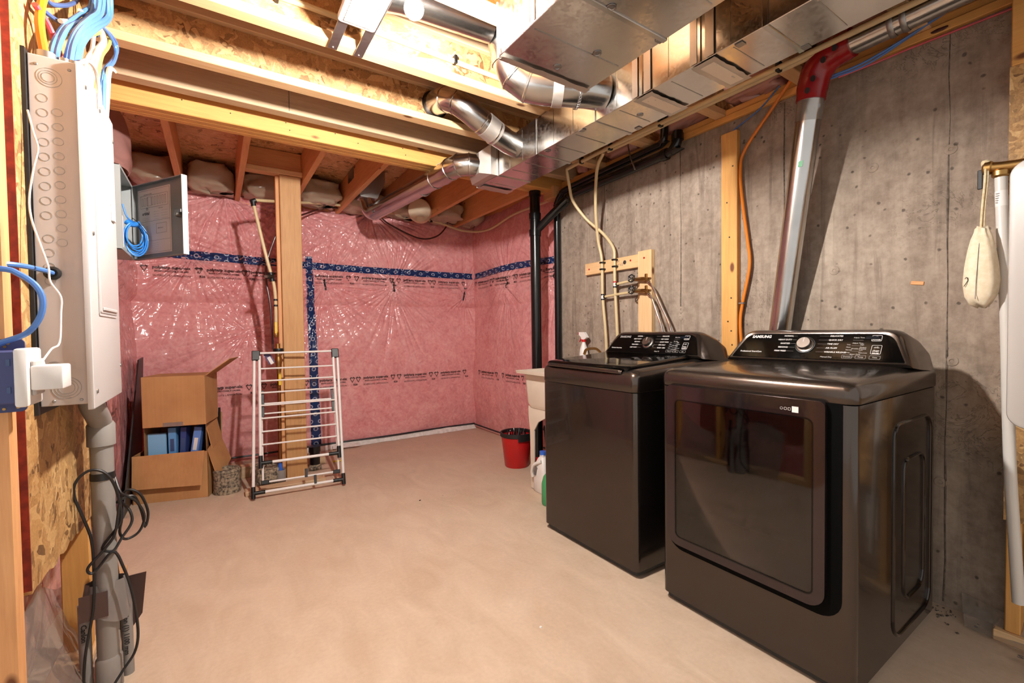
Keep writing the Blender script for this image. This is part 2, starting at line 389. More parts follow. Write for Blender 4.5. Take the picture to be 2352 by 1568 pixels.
def pink():
    t = NT('pink_batts_under_poly'); v = t.co()
    a = t.noise(v, 3.0, 3, .6, .8); b = t.noise(v, 13, 4, .62, 1.5); c = t.noise(v, 45, 2, .6, .5)
    col = t.ramp(b, [(.30, lin('#c46a6e')), (.5, lin('#dc9292')), (.72, lin('#e9b4b0'))])
    col = t.mix(.45, col, t.ramp(a, [(.3, lin('#cc787b')), (.7, lin('#e8b0ac'))])); col = t.mix(.2, col, t.ramp(c, [(.3, lin('#b95f65')), (.7, lin('#edbfba'))]))
    n1 = t.noise(t.co((1.0, 1.0, .55)), 5.0, 2, .5, 2.2, 'RIDGED_MULTIFRACTAL'); n2 = t.noise(t.co((.8, .8, 1.2), (.3, .5, .4)), 14.0, 2, .5, 1.4, 'RIDGED_MULTIFRACTAL')
    h = t.math('ADD', t.math('MULTIPLY', n1, 1.0), t.math('MULTIPLY', n2, .28))
    cn = t.bump(h, .6, .014)
    t.set(Base_Color=col, Roughness=.85, Coat_Weight=1.0, Coat_Roughness=.15, Coat_IOR=1.45, Normal=t.bump(b, .25, .012)); t.t.links.new(cn, t.b.inputs['Coat Normal']); return t.m
M['pink'] = pink()
def poly(name, hexc, wt=.8):
    t = NT(name); v = t.co(rnd=True); n = t.noise(v, 7.0, 4, .55, 1.2, 'RIDGED_MULTIFRACTAL'); a = t.noise(v, 5, 3)
    c = lin(hexc); t.set(Base_Color=t.mix(a, c, tuple(x*.7 for x in c[:3])+(1,)), Roughness=.5, Coat_Weight=wt, Coat_Roughness=.12, Normal=t.bump(n, .4, .015)); return t.m
M['polywhite'] = poly('poly_over_batt', '#b8a78e', .45); M['polypink'] = poly('loose_poly', '#b98880'); M['polyclear'] = poly('clear_poly', '#a89c8e')
def tape():
    t = NT('blue_sheathing_tape'); tc = t.n('ShaderNodeTexCoord'); sp = t.n('ShaderNodeSeparateXYZ', {0: tc.outputs['UV']})
    u, vv = sp.outputs[0], sp.outputs[1]
    def ell(off, cv, per=.15):
        f = t.math('SUBTRACT', t.math('FRACT', t.math('DIVIDE', t.math('ADD', u, off), per)), .5)
        x = t.math('DIVIDE', t.math('MULTIPLY', f, per), .021); y = t.math('DIVIDE', t.math('SUBTRACT', vv, cv), .26)
        return t.math('ADD', t.math('MULTIPLY', x, x), t.math('MULTIPLY', y, y))
    m = None
    for off, cv in ((0, .5), (.075, .0), (.075, 1.0)):
        d = ell(off, cv); k = t.ramp(d, [(.30, (0, 0, 0)), (.36, (1, 1, 1)), (.92, (1, 1, 1)), (1.0, (0, 0, 0))])
        m = k if m is None else t.math('MAXIMUM', m, k)
    n = t.noise(t.co(), 22, 3, .5, .8, 'RIDGED_MULTIFRACTAL')
    t.set(Base_Color=t.mix(t.math('MULTIPLY', m, .75), lin('#17305f'), lin('#b9bccb')), Roughness=.22, Normal=t.bump(n, .3, .006)); return t.m
M['tape'] = tape()
def gloss(name, hexc, rough, metal_=.7, coat=.3):
    t = NT(name); n = t.noise(t.co(), 220, 2)
    t.set(Base_Color=lin(hexc), Roughness=rough, Metallic=metal_, Coat_Weight=coat, Coat_Roughness=.04); return t.m
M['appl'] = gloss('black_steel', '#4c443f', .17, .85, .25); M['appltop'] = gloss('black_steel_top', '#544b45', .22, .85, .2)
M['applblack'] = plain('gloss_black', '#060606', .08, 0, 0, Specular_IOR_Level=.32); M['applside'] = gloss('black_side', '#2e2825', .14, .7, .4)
M['doorgl'] = gloss('dark_door', '#3d3436', .08, .8, .5)
def smoke():
    t = NT('smoked_glass'); tr = t.n('ShaderNodeBsdfTransparent', {0: (.42, .38, .38, 1)}); gl = t.n('ShaderNodeBsdfGlossy', {0: (1, 1, 1, 1), 'Roughness': .03})
    fr = t.n('ShaderNodeFresnel', {'IOR': 1.6}); mx = t.n('ShaderNodeMixShader', {0: fr.outputs[0]})
    t.t.links.new(tr.outputs[0], mx.inputs[1]); t.t.links.new(gl.outputs[0], mx.inputs[2]); t.t.links.new(mx.outputs[0], t.out.inputs[0]); return t.m
M['recess'] = plain('recess_black', '#020202', .7, Specular_IOR_Level=.08); M['smoke'] = smoke(); M['knob'] = plain('brushed_knob', '#a8a09a', .3, 1.0)
def clear():
    t = NT('clear_film'); tr = t.n('ShaderNodeBsdfTransparent', {0: (.86, .83, .80, 1)}); gl = t.n('ShaderNodeBsdfGlossy', {0: (1, 1, 1, 1), 'Roughness': .12})
    df = t.n('ShaderNodeBsdfDiffuse', {0: (.42, .38, .33, 1)})
    nz = t.noise(t.co(), 9, 3, .5, 1, 'RIDGED_MULTIFRACTAL'); bp = t.bump(nz, .5, .02); t.t.links.new(bp, gl.inputs['Normal'])
    m1 = t.n('ShaderNodeMixShader', {0: .35}); t.t.links.new(tr.outputs[0], m1.inputs[1]); t.t.links.new(df.outputs[0], m1.inputs[2])
    m2 = t.n('ShaderNodeMixShader', {0: .12}); t.t.links.new(m1.outputs[0], m2.inputs[1]); t.t.links.new(gl.outputs[0], m2.inputs[2])
    t.t.links.new(m2.outputs[0], t.out.inputs[0]); return t.m
M['film'] = clear()
def emit(name, col, strength):
    t = NT(name); e = t.n('ShaderNodeEmission', {0: (*col, 1), 1: strength}); t.t.links.new(e.outputs[0], t.out.inputs[0]); return t.m

# ------------------------------------------------------------------ insulated wall surfaces
def vn(x, y, seed=0):
    """smooth value noise, 0..1, vectorised"""
    x = np.asarray(x, float); y = np.asarray(y, float)
    xi = np.floor(x).astype(np.int64); yi = np.floor(y).astype(np.int64); fx = x-xi; fy = y-yi
    fx = fx*fx*(3-2*fx); fy = fy*fy*(3-2*fy)
    def h(a, b):
        n = (a*374761393 + b*668265263 + seed*2147483) & 0x7fffffff
        n = ((n ^ (n >> 13))*1274126177) & 0x7fffffff
        return ((n ^ (n >> 16)) & 0xffff)/65535.0
    return (h(xi, yi)*(1-fx)+h(xi+1, yi)*fx)*(1-fy) + (h(xi, yi+1)*(1-fx)+h(xi+1, yi+1)*fx)*fy
def batt(u, z, seed, anchors, amp=.045):
    u = np.asarray(u, float); z = np.asarray(z, float); d = np.zeros(np.broadcast(u, z).shape)
    for a, b in ((-.02, 1.46), (1.46, 1.84), (1.84, 2.50)):
        t = np.clip((z-a)/(b-a), 0, 1); d = d + amp*(1-np.abs(2*t-1)**3.5)*((z >= a) & (z < b))
    d = d + (vn(u/.42, z/.55, seed)-.5)*.05 + (vn(u/.11, z/.22, seed+1)-.5)*.010 + (vn(u/.05, z/.05, seed+2)-.5)*.004
    for k, (a, b, R, A) in enumerate(anchors):
        du = u-a; dz = z-b; r = np.hypot(du, dz)+1e-6; th = np.arctan2(du, -dz)
        rid = np.abs(2*vn(th*6.5+40, r*.7, seed+9+k)-1); fine = np.abs(2*vn(th*15+80, r*1.1, seed+30+k)-1)
        fall = np.exp(-r/R)*np.clip(r/.05, 0, 1)
        d = d - A*1.3*(1-rid)**4*fall - A*.9*(1-fine)**4*fall - .02*np.exp(-(r/.06)**2)
    return d
A_BACK = [(-.15, 1.86, .35, .03), (.30, 1.86, .35, .03), (.62, 1.86, .3, .025), (.937, 1.665, .40, .030), (1.641, 1.675, .42, .034), (.56, 2.44, .45, .035), (.10, 2.44, .45, .035), (1.40, 2.46, .45, .03), (2.52, 1.60, .25, .02), (.25, 1.20, .4, .02)]
A_SIDE = [(4.1, 1.68, .3, .02), (3.3, 1.70, .3, .03)]
A_LEFT = [(2.9, 2.2, .6, .03), (3.9, 1.6, .4, .03), (2.3, .9, .5, .02)]
YB, XR, XL = 4.83, 2.655, -.58
def back_pt(x, z, off=0.0): return (x, YB - float(batt(x, z, 3, A_BACK)) - off, z)
def side_pt(y, z, off=0.0): return (XR - float(batt(y, z, 21, A_SIDE, .035)) - off, y, z)
def left_pt(y, z, off=0.0): return (XL + float(batt(y, z, 47, A_LEFT)) + off, y, z)
def surf_mesh(name, u0_, u1_, z0, z1, nu, nv, fn):
    U, Z = np.meshgrid(np.linspace(u0_, u1_, nu+1), np.linspace(z0, z1, nv+1))
    P = fn(U.ravel(), Z.ravel()); me = bpy.data.meshes.new(name)
    idx = np.arange((nu+1)*(nv+1)).reshape(nv+1, nu+1)
    q = np.stack([idx[:-1, :-1], idx[:-1, 1:], idx[1:, 1:], idx[1:, :-1]], -1).reshape(-1, 4)
    me.vertices.add(len(P)); me.vertices.foreach_set('co', P.astype(np.float32).ravel())
    me.loops.add(q.size); me.loops.foreach_set('vertex_index', q.ravel().astype(np.int32))
    me.polygons.add(len(q)); me.polygons.foreach_set('loop_start', np.arange(0, q.size, 4, dtype=np.int32))
    me.polygons.foreach_set('loop_total', np.full(len(q), 4, dtype=np.int32)); me.update(); me.validate(); me.shade_smooth()
    me.materials.append(M['pink']); o = bpy.data.objects.new(name, me); COL.objects.link(o); ORG[o.name] = Vector((0, 0, 0))
    o['kind'] = 'structure'; o['category'] = 'wall'; return o
wb = surf_mesh('wall_back', -.66, 2.70, 0.0, 2.50, 440, 320, lambda u, z: np.stack([u, YB-batt(u, z, 3, A_BACK), z], -1))
wb['label'] = 'far wall of pink insulation behind clear glossy plastic sheet'
ws = surf_mesh('wall_side', 3.04, 4.86, 0.0, 2.50, 240, 300, lambda u, z: np.stack([XR-batt(u, z, 21, A_SIDE, .035), u, z], -1))
ws['label'] = 'short pink insulated wall between far corner and concrete wall'
wl = surf_mesh('wall_left', 1.515, 4.90, 0.0, 2.48, 380, 280, lambda u, z: np.stack([XL+batt(u, z, 47, A_LEFT), u, z], -1))
wl['label'] = 'left pink insulated stud wall behind the electrical panel'
# ------------------------------------------------------------------ floor, ceiling, concrete wall
mb = MB(); mb.box(-1.4, -1.4, -.12, 3.2, 5.3, 0); struct('floor', 'bare beige concrete floor slab', mb, M['slab'])
mb = MB(); mb.box(-.9, -.35, 2.65, 3.0, 5.1, 2.672); ceil = struct('ceiling', 'open joist ceiling under strand board subfloor', mb, M['osb_floor'])
mb = MB(); mb.box(2.52, -.8, 0, 2.78, 3.05, 2.372); wr = struct('wall_right', 'bare grey poured concrete wall behind washer and dryer', mb, M['concrete'])
def ijoist(y0, y1, x0=-.62, x1=2.58, seed=0):
    j = part(ceil, 'joist', MB().box(x0, (y0+y1)/2-.006, 2.445, x1, (y0+y1)/2+.006, 2.615), M['osb_web'])
    part(j, 'bottom_flange', MB().box(x0, y0, 2.41, x1, y1, 2.449, .003), M['pine_x']); part(j, 'top_flange', MB().box(x0, y0, 2.611, x1, y1, 2.649, .003), M['weathered_x'])
for a, b in ((-.30, -.235), (.15, .215), (.60, .665), (1.05, 1.115), (1.50, 1.562), (2.003, 2.068), (2.462, 2.535)): ijoist(a, b)
part(ceil, 'rim_board', MB().box(-.62, 2.83, 2.43, 2.55, 2.903, 2.648, .003), M['weathered_x'])
part(ceil, 'seam_line', MB().box(.378, 2.828, 2.44, .380, 2.831, 2.64), M['screw'])
for k, (a, b) in enumerate(((2.985, 3.032), (3.034, 3.081), (3.083, 3.130))):
    bm_ = part(ceil, 'beam_ply', MB().box(-.56, a, 2.362, 2.60, b, 2.648, .004), M['amber_x'])
    if k == 0:
        for x, z in ((-.12, 2.47), (.10, 2.455), (.38, 2.47), (.40, 2.43), (.66, 2.47), (.80, 2.44), (1.10, 2.47), (1.12, 2.43), (1.45, 2.46)):
            part(bm_, 'nail_head', MB().lathe([(.0035, 0), (.0035, .003), (.001, .004)], (x, 2.986, z-.035), (0, -1, 0), 8), M['screw'])
STUBS = (-.215, .195, .640, 1.072, 1.505, 1.95, 2.385)
for x in STUBS:
    part(ceil, 'stub_joist', MB().box(x-.02, 3.132, 2.402, x+.02, 4.84, 2.646, .003), M['red_y'])
    part(ceil, 'hanger_lip', MB().box(x-.021, 3.131, 2.4005, x+.021, 3.175, 2.404), M['zinc'])
part(ceil, 'block_board', MB().box(.216, 3.985, 2.445, .620, 4.075, 2.483, .003), M['pine_x'])
part(ceil, 'block_board', MB().box(.216, 4.04, 2.484, .620, 4.075, 2.645, .003), M['red_x'])
# bagged insulation between the stub joists, at the rim
def lump(x0, x1, y0, y1, z0, z1, seed, n=18, e=.45):
    m = MB(); cx, cy, cz = (x0+x1)/2, (y0+y1)/2, (z0+z1)/2
    def sp(c): return math.copysign(abs(c)**e, c)
    def fn(u, v):
        a = 2*PI*u; b = PI*(v-.5); k = 1 + (float(vn(u*9, v*7, seed))-.5)*.30 + (float(vn(u*23, v*17, seed+3))-.5)*.16
        return (cx+(x1-x0)/2*sp(math.cos(b))*sp(math.cos(a))*k, cy+(y1-y0)/2*sp(math.cos(b))*sp(math.sin(a))*k, cz+(z1-z0)/2*sp(math.sin(b))*k)
    return m.grid(fn, n*2, n)
edges = (-.56,) + STUBS + (2.66,)
for i in range(len(edges)-1):
    part(wb, 'bagged_insulation', lump(edges[i]+.024, edges[i+1]-.024, 4.42+.05*(i % 3), 4.86, 2.40, 2.60+.02*(i % 2), 90+i, 18, .62), M['polywhite'], 'cloudy plastic over insulation between joist ends', 60)
part(wb, 'rim_board', MB().box(-.70, 4.87, 2.30, 2.80, 4.90, 2.649), M['red_x'])
part(ws, 'rim_board', MB().box(2.665, 3.06, 2.38, 2.70, 4.88, 2.649), M['red_y'])
part(wl, 'rim_board', MB().box(-.65, 1.52, 2.30, -.60, 4.88, 2.649), M['red_y'])
part(wl, 'end_board', MB().box(-1.60, 1.476, 0, -.602, 1.500, 2.649), M['osb_web'])
# concrete wall details and the timber along its top
for y, z0, z1 in ((.545, .02, 2.36), (1.18, .02, 2.36), (1.812, .02, 2.36), (2.485, .02, 2.36), (-.2, .02, 2.36)):
    m = MB(); rnd = random.Random(int(y*100))
    pts = [(2.521, y+rnd.uniform(-.003, .003), z0+(z1-z0)*k/14) for k in range(15)]; m.tube(pts, [rnd.uniform(.0015, .005) for _ in range(15)], 6); part(wr, 'form_seam', m, M['seamgrey'])
for y, z in ((.54, 1.895), (.53, 1.03), (.56, .52), (1.18, 1.60), (1.81, 1.30), (1.815, 1.25), (2.49, 1.9), (.95, 1.45), (.80, 1.90)):
    part(wr, 'tie_mark', MB().lathe([(.022, 0), (.02, .002), (.008, .0035), (.006, .001)], (2.5195, y, z), (-1, .0, 0), 12), M['concrete'])
part(wr, 'brick_chip', MB().obox((2.519, .64, 1.36), (1, 0, 0), (0, 1, .15), (0, -.15, 1), .003, .022, .008, .002), M['red_y'])
for k, (a, b, x0) in enumerate(((2.373, 2.408, 2.498), (2.412, 2.447, 2.512))):
    part(wr, 'sill_plate', MB().box(x0, -.8, a, 2.70, 3.08, b, .003), M['amber_y'])
part(wr, 'rim_board', MB().box(2.60, -.8, 2.448, 2.64, 3.08, 2.648), M['red_y'])
for k, (a, b) in enumerate(((2.09, 2.44), (2.56, 2.77), (1.58, 1.98), (1.14, 1.48), (.69, 1.03))):
    part(wr, 'batt_filling', lump(2.45, 2.60, a, b, 2.45, 2.63, 40+k, 14), M['polypink'], 'crumpled insulation behind plastic above the concrete', 60)
part(wr, 'corner_board', MB().box(2.40, 2.96, 2.30, 2.50, 3.10, 2.398, .003), M['red_y'])
# ------------------------------------------------------------------ prints, tapes and strips on the plastic sheet
def strip(parent, name, path, width, wall, mat, n=None, jit=0.0, seed=1):
    """tape following a wall surface; path in (u, z), width in metres"""
    P = [Vector(p) for p in path]; L = [0.0]
    for a, b in zip(P, P[1:]): L.append(L[-1]+(b-a).length)
    n = n or max(4, int(L[-1]/.007)); vs, fs, uv = [], [], []
    W = width if isinstance(width, (list, tuple)) else (width, width); rn = random.Random(seed)
    for i in range(n+1):
        s = L[-1]*i/n; k = 0
        while k < len(L)-2 and s > L[k+1]: k += 1
        t = (s-L[k])/max(1e-9, L[k+1]-L[k]); c = P[k].lerp(P[k+1], t); d = (P[k+1]-P[k]).normalized(); nn = Vector((-d.y, d.x)); ww = W[0]+(W[1]-W[0])*i/n
        j = rn.uniform(-jit, jit)
        for q in (0, .125, .25, .375, .5, .625, .75, .875, 1):
            a = c + nn*(ww*(q-.5)+j); vs.append(wall(a.x, a.y, .007)); uv.append((s, q))
    for i in range(n):
        for q in range(8):
            a = i*9+q; fs.append((a, a+9, a+10, a+1))
    me = bpy.data.meshes.new(name); o_ = ORG[parent.name]; me.from_pydata([tuple(Vector(v)-o_) for v in vs], [], fs)
    ul = me.uv_layers.new(name='UVMap')
    for lp in me.loops: ul.data[lp.index].uv = uv[lp.vertex_index]
    me.update(); me.shade_smooth(); me.materials.append(mat); ob = bpy.data.objects.new(name, me); COL.objects.link(ob); ob.parent = parent; ORG[ob.name] = o_
    return ob
strip(wb, 'blue_tape', [(-.50, 1.885), (.4, 1.868), (1.3, 1.842), (2.62, 1.838)], .070, back_pt, M['tape'])['label'] = 'long blue tape with white ovals across the far wall'
strip(wb, 'blue_tape', [(.795, 1.945), (.800, 1.2), (.815, .06)], (.062, .092), back_pt, M['tape'], jit=.002)['label'] = 'upright blue tape right of the timber post'
strip(ws, 'blue_tape', [(4.80, 1.838), (3.9, 1.86), (3.10, 1.83)], .066, side_pt, M['tape'])
strip(ws, 'blue_tape', [(3.10, 2.36), (3.12, 1.9), (3.09, 1.3), (3.12, .7), (3.1, .3)], .085, side_pt, M['tape'], jit=.006)['label'] = 'wrinkled blue tape down the edge by the black pipe'
strip(wl, 'blue_tape', [(2.98, .05), (2.97, 1.75)], .09, left_pt, M['tape'])
for x, z, a in ((.937, 1.665, .05), (1.641, 1.675, 0), (2.50, 1.60, -.1)):
    strip(wb, 'fixing_strip', [(x-a*.12, z+.055), (x+a*.12, z-.055)], .018, back_pt, M['rubber'])['label'] = 'short black fixing strip'
for y, z in ((4.05, 1.70), (3.25, 1.72)): strip(ws, 'fixing_strip', [(y+.02, z+.06), (y-.02, z), (y+.02, z-.06)], .016, side_pt, M['rubber'])
def print_row(parent, wall, us, z, du, sgn):
    """du: reading direction along the wall's u axis (+1/-1)"""
    for k, u in enumerate(us):
        def sf(p, wall=wall): return Vector(wall(p.x, p.z, .009))
        X = (du, 0, 0); Zv = (0, 0, 1)
        zz = z
        text(parent, 'printed_name', 'polytarp super-six', .036, (u, 0, zz), X, Zv, M['inkpoly'], sf, 'CENTER', .0012)
        text(parent, 'printed_line', '80000-CAN/CGSB-51.34-M86', .019, (u, 0, zz-.032), X, Zv, M['inkpoly'], sf, 'CENTER', .0003)
        text(parent, 'printed_line', 'SILVERCOTE LAMINATION', .022, (u, 0, zz-.070), X, Zv, M['inkpoly'], sf, 'CENTER')
        text(parent, 'printed_line', 'R20', .026, (u+du*.215, 0, zz-.066), X, Zv, M['inkpoly'], sf, 'CENTER', .0008)
        for q in (-1, 1):
            m = MB(); cu = u+q*.185; zc = zz-.014
            sh = lambda r: [(cu-r, zc+r*.7), (cu-r*.45, zc+r*1.15), (cu, zc+r*.8), (cu+r*.45, zc+r*1.15), (cu+r, zc+r*.7), (cu, zc-r*1.1)]
            A, B = sh(.027), sh(.017); n = len(A)
            m.add([wall(a, b, .009) for a, b in A]+[wall(a, b, .009) for a, b in B], [(i, (i+1) % n, n+(i+1) % n, n+i) for i in range(n)]); part(parent, 'printed_mark', m, M['inkpoly'])
print_row(wb, back_pt, (-.30, .08, .42, .98, 1.43, 1.88, 2.30), 1.755, 1, 1)
print_row(wb, back_pt, (.06, .55, .99, 1.42, 1.86, 2.30), .70, 1, 1)
print_row(ws, side_pt, (4.55, 4.12, 3.70, 3.28), 1.755, -1, 1)
print_row(ws, side_pt, (4.45, 3.95), .70, -1, 1)
print_row(wl, left_pt, (3.30, 3.62, 2.5), .70, 1, 1)
# sheet edge at the floor
m = MB(); m.tube([(x, YB-.055-.012*math.sin(x*5), .055) for x in np.linspace(-.45, 2.60, 30)], .009, 8); part(wb, 'edge_bead', m, M['rubber'], 'black sealant bead along the foot of the sheet')
m = MB(); rn = random.Random(5)
xs = np.linspace(.62, 2.60, 40); lo = [(x, YB-.075-.02*rn.random(), .002) for x in xs]; hi = [(x, YB-.05, .042+.008*rn.random()) for x in xs]
n = len(xs); m.add(lo+hi+[(x, YB-.02, .045) for x in xs], [(i, i+1, n+i+1, n+i) for i in range(n-1)]+[(n+i, n+i+1, 2*n+i+1, 2*n+i) for i in range(n-1)]); part(wb, 'foam_strip', m, M['foam'], 'ragged white foam along the foot of the wall')
part(wb, 'foam_scrap', MB().obox((1.08, 4.70, .03), (1, -.1, 0), (.1, 1, .3), (0, -.3, 1), .13, .03, .004, .002), M['foam'])
m = MB(); m.tube([(XR-.06, y, .05) for y in np.linspace(3.2, 4.76, 14)], .009, 8); part(ws, 'edge_bead', m, M['rubber'])
# ------------------------------------------------------------------ left stud wall with strand board
part(wl, 'end_stud', MB().box(-.60, 1.470, 0.0, -.392, 1.508, 2.41, .004), M['red_z'])
part(wl, 'end_stud', MB().box(-.53, 1.510, 0.0, -.404, 1.548, 2.41, .004), M['pine_z'])
m = MB(); rn = random.Random(3); bot = []
for k in range(25): bot.append((1.538+.80*k/24, .560-.03*k/24+rn.uniform(-.008, .008)))
poly_ = bot+[(2.338, 2.40), (1.538, 2.40)]
m.prism(poly_, lambda u, v, t: (t, u, v), -.402, -.386); ob_ = part(wl, 'strand_board', m, M['osb_wall'], 'strand board sheet carrying the electrical panel')
part(ob_, 'stained_edge', MB().box(-.4025, 1.5345, .565, -.3855, 1.5375, 2.395), M['redpaint'], 'red stained board edge')
part(wl, 'panel_shadow', MB().box(-.386, 1.600, .98, -.378, 2.02, 1.90), M['rubber'])  # black sheet standing in for the panel's cast shadow on the strand board
part(wl, 'stud', MB().box(-.482, 2.205, .041, -.404, 2.243, 2.41, .003), M['amber_z'])
part(wl, 'stud', MB().box(-.470, 2.62, .041, -.435, 2.66, 2.41, .003), M['amber_z'])
part(wl, 'sole_plate', MB().box(-.50, 1.51, 0, -.395, 2.90, .040, .003), M['pine_y'])
m = MB(); rn = random.Random(8)
def fl(u, v): return (-.49+.12*v+.02*math.sin(9*u), 1.72+.9*u, .40*(1-v)**1.5*(.8+.2*math.sin(7*u))+.002+.02*float(vn(u*8, v*8, 4)))
m.grid(fl, 20, 16); part(wl, 'loose_sheet', m, M['film'], 'loose clear plastic sheet below the board', 60)
def fl2(u, v): return (-.47+.05*math.sin(u*6+v*3)+.03*float(vn(u*5, v*5, 7)), 3.05+.62*u-.12*v*u, 2.60-.32*v-.20*u*v+.02*math.sin(u*9))
part(wl, 'loose_sheet', MB().grid(fl2, 18, 12), M['polypink'], 'torn pink plastic hanging under the beam', 60)
# ------------------------------------------------------------------ stub of boarded stud wall at the right
wn = struct('wall_near', 'boarded stud wall beside the camera at right, in front of concrete', MB().box(2.417, -1.0, .041, 2.50, -.95, 2.36), M['amber_z'])
part(wn, 'strand_board', MB().box(2.402, -1.0, .46, 2.416, .362, 2.10), M['osb_wall'])
part(wn, 'header_board', MB().box(2.395, -1.0, 2.10, 2.416, .358, 2.36, .003), M['amber_y'])
for y in (.318, -.28): part(wn, 'stud', MB().box(2.417, y, .041, 2.505, y+.04, 2.36, .003), M['amber_z'])
part(wn, 'sole_plate', MB().box(2.40, -1.0, 0, 2.51, .385, .040, .003), M['pine_y'])

# ------------------------------------------------------------------ washer and dryer
X0 = 1.613
FX = lambda xf: (lambda u, v, t: (t, u, v))          # outline in (y, z), depth along x
def fyz(u, v, t): return (t, u, v)
def console(t, y0, y1, zb, kind):
    yc = (y0+y1)/2; hb = (y1-y0)/2-.002; ht = .292; H = .128
    def out(hb_, ht_, z0, z1, r=.035, n=6):
        # trapezoid with rounded shoulders in (y, z)
        pts = [(yc-hb_, z0)]
        def corner(px, pz, sy):
            o = []
            for i in range(n+1):
                a = i/n; k = 1-a
                p0 = Vector((px+sy*(-.0)-sy*0, pz)); A = Vector((px+ (yc+ -sy*0 - px)*0, pz))
                o.append(None)
            return o
        s = 1
        # right side up, over the top, down the left (counter-clockwise seen from -x: y decreasing to the right)
        def bez(a, b, c): return [((1-q)**2*a[0]+2*q*(1-q)*b[0]+q*q*c[0], (1-q)**2*a[1]+2*q*(1-q)*b[1]+q*q*c[1]) for q in [i/n for i in range(n+1)]]
        d = Vector((ht_-hb_, z1-z0)).normalized()
        R = [(yc+hb_, z0)]
        R += bez((yc+ht_-d.x*r, z1-d.y*r), (yc+ht_, z1), (yc+ht_-r*1.4, z1))
        L = [(2*yc-a, b) for a, b in R][::-1]
        return R+L
    fx = lambda z: 2.115+(z-zb)*.62
    ring = lambda hb_, ht_, z0, z1, dx, r=.035, sl=1.0: [(fx(zb+(v-zb)*sl)+dx, u, v) for u, v in out(hb_, ht_, z0, z1, r)]
    zt = zb+H
    rings = [ring(hb-.022, ht-.014, zb+.008, zt-.010, .003), ring(hb-.014, ht-.006, zb+.002, zt-.003, -.001), ring(hb-.004, ht, zb-.002, zt, .004), ring(hb, ht+.006, zb-.01, zt+.004, .016),
             [(p[0]*.35+2.245*.65, p[1], p[2]) for p in ring(hb+.001, ht+.014, zb-.02, zt+.002, .03)],
             [(2.315, p[1], p[2]) for p in ring(hb+.001, ht+.030, zb-.03, zt-.028, .0)], [(2.375, p[1], p[2]) for p in ring(hb+.001, ht+.042, zb-.04, zt-.070, 0)], [(2.392, p[1], p[2]) for p in ring(hb-.004, ht+.035, zb-.05, zt-.105, 0, .02)]]
    c = part(t, 'console', MB().loft(rings), M['appltop'], 'raised rear control console', 30)
    face = part(c, 'control_face', MB().loft([ring(hb-.024, ht-.016, zb+.010, zt-.012, .001), ring(hb-.024, ht-.016, zb+.010, zt-.012, -.0015)]), M['applblack'], 'glossy black control face')
    nrm = Vector((-1, 0, .62)).normalized(); upv = Vector((.62, 0, 1)).normalized(); rt = Vector((0, -1, 0))
    def at(y, z, off=.0025): return Vector((fx(z), y, z))+nrm*off
    ky = yc+.03*0+(.018 if kind == 'dryer' else .022); kz = zb+.066
    k0 = at(ky, kz, .001)
    kn = part(c, 'knob', MB().lathe([(.034, 0), (.034, .004), (.0275, .006), (.027, .022), (.0255, .0245), (.0, .0245)], k0, nrm, 40, False), M['knob'], 'brushed metal program knob')
    part(c, 'knob_ring', MB().lathe([(.0395, 0), (.0395, .003), (.036, .0035), (.034, .001)], k0, nrm, 40, False), M['blackp'])
    part(c, 'knob_pointer', MB().obox(k0+nrm*.0247+upv*.014, rt, upv, nrm, .0012, .011, .0003), M['whiteink'])
    def tx(s, y, z, size, mat='whiteink', al='LEFT', **kw): return text(c, 'printed_text', s, size, at(y, z, .0032), rt, upv, M[mat], None, al, **kw)
    tx('SAMSUNG', yc+.258, zb+.100, .0195, 'whiteink' if kind == 'dryer' else 'dimink', bold=.0009, width=.088)
    tx('Professional SmartCare' if kind == 'dryer' else 'Vibration Reduction', yc+.295, zb+.032, .0105, bold=.0003)
    left = ('NORMAL', 'HEAVY DUTY', 'SANITIZE', 'BEDDING', 'PERM PRESS') if kind == 'dryer' else ('NORMAL', 'HEAVY DUTY', 'BEDDING', 'PERM PRESS', 'DEEP WASH')
    right = ('DELICATES', 'QUICK DRY', 'TIME DRY', 'AIR FLUFF', 'WRINKLE RELEASE') if kind == 'dryer' else ('DELICATES', 'SELF CLEAN', 'QUICK WASH', 'SPIN ONLY', 'RINSE + SPIN')
    for i in range(5):
        z = zb+.104-i*.0165
        tx(left[i], ky+.058+i*.004-.002, z, .0095, al='RIGHT', bold=.0003); tx(right[i], ky-.088+i*.002, z, .0095, bold=.0003)
        for a, b in ((ky+.040, ky+.055+i*.004), (ky-.048, ky-.085)):
            part(c, 'printed_line', MB().obox(at((a+b)/2, z, .0031), rt, upv, nrm, abs(b-a)/2, .0003, .0002), M['dimink'])
    tx('Manual Dry' if kind == 'dryer' else 'Deep Fill', ky-.070, zb+.018, .009)
    yy = ky-.155
    rows = (('Very', 'High', ''), ('More', 'Medium', '40 min'), ('Normal', 'Low', '30 min'), ('Damp', 'Extra Low', '20 min'))
    for i, rw in enumerate(rows):
        for j, s in enumerate(rw):
            if s: tx(s, yy-j*.046, zb+.070-i*.0105, .0068)
    for j, s in enumerate(('Dryness', 'Temp', 'Time') if kind == 'dryer' else ('Temp', 'Soil', 'Spin')):
        y_ = yy-j*.046+.008
        o, i_ = rrect(-.018, -.008, .018, .008, .003, 2), rrect(-.0168, -.0068, .0168, .0068, .002, 2)
        m = MB(); m.ring(o, i_, lambda u, v, t_, y_=y_: at(y_-.018, zb+.022, .0031+t_)+rt*u+upv*v, 0, .0003); part(c, 'button_outline', m, M['dimink']); tx(s, y_-.018, zb+.022, .0078, al='CENTER')
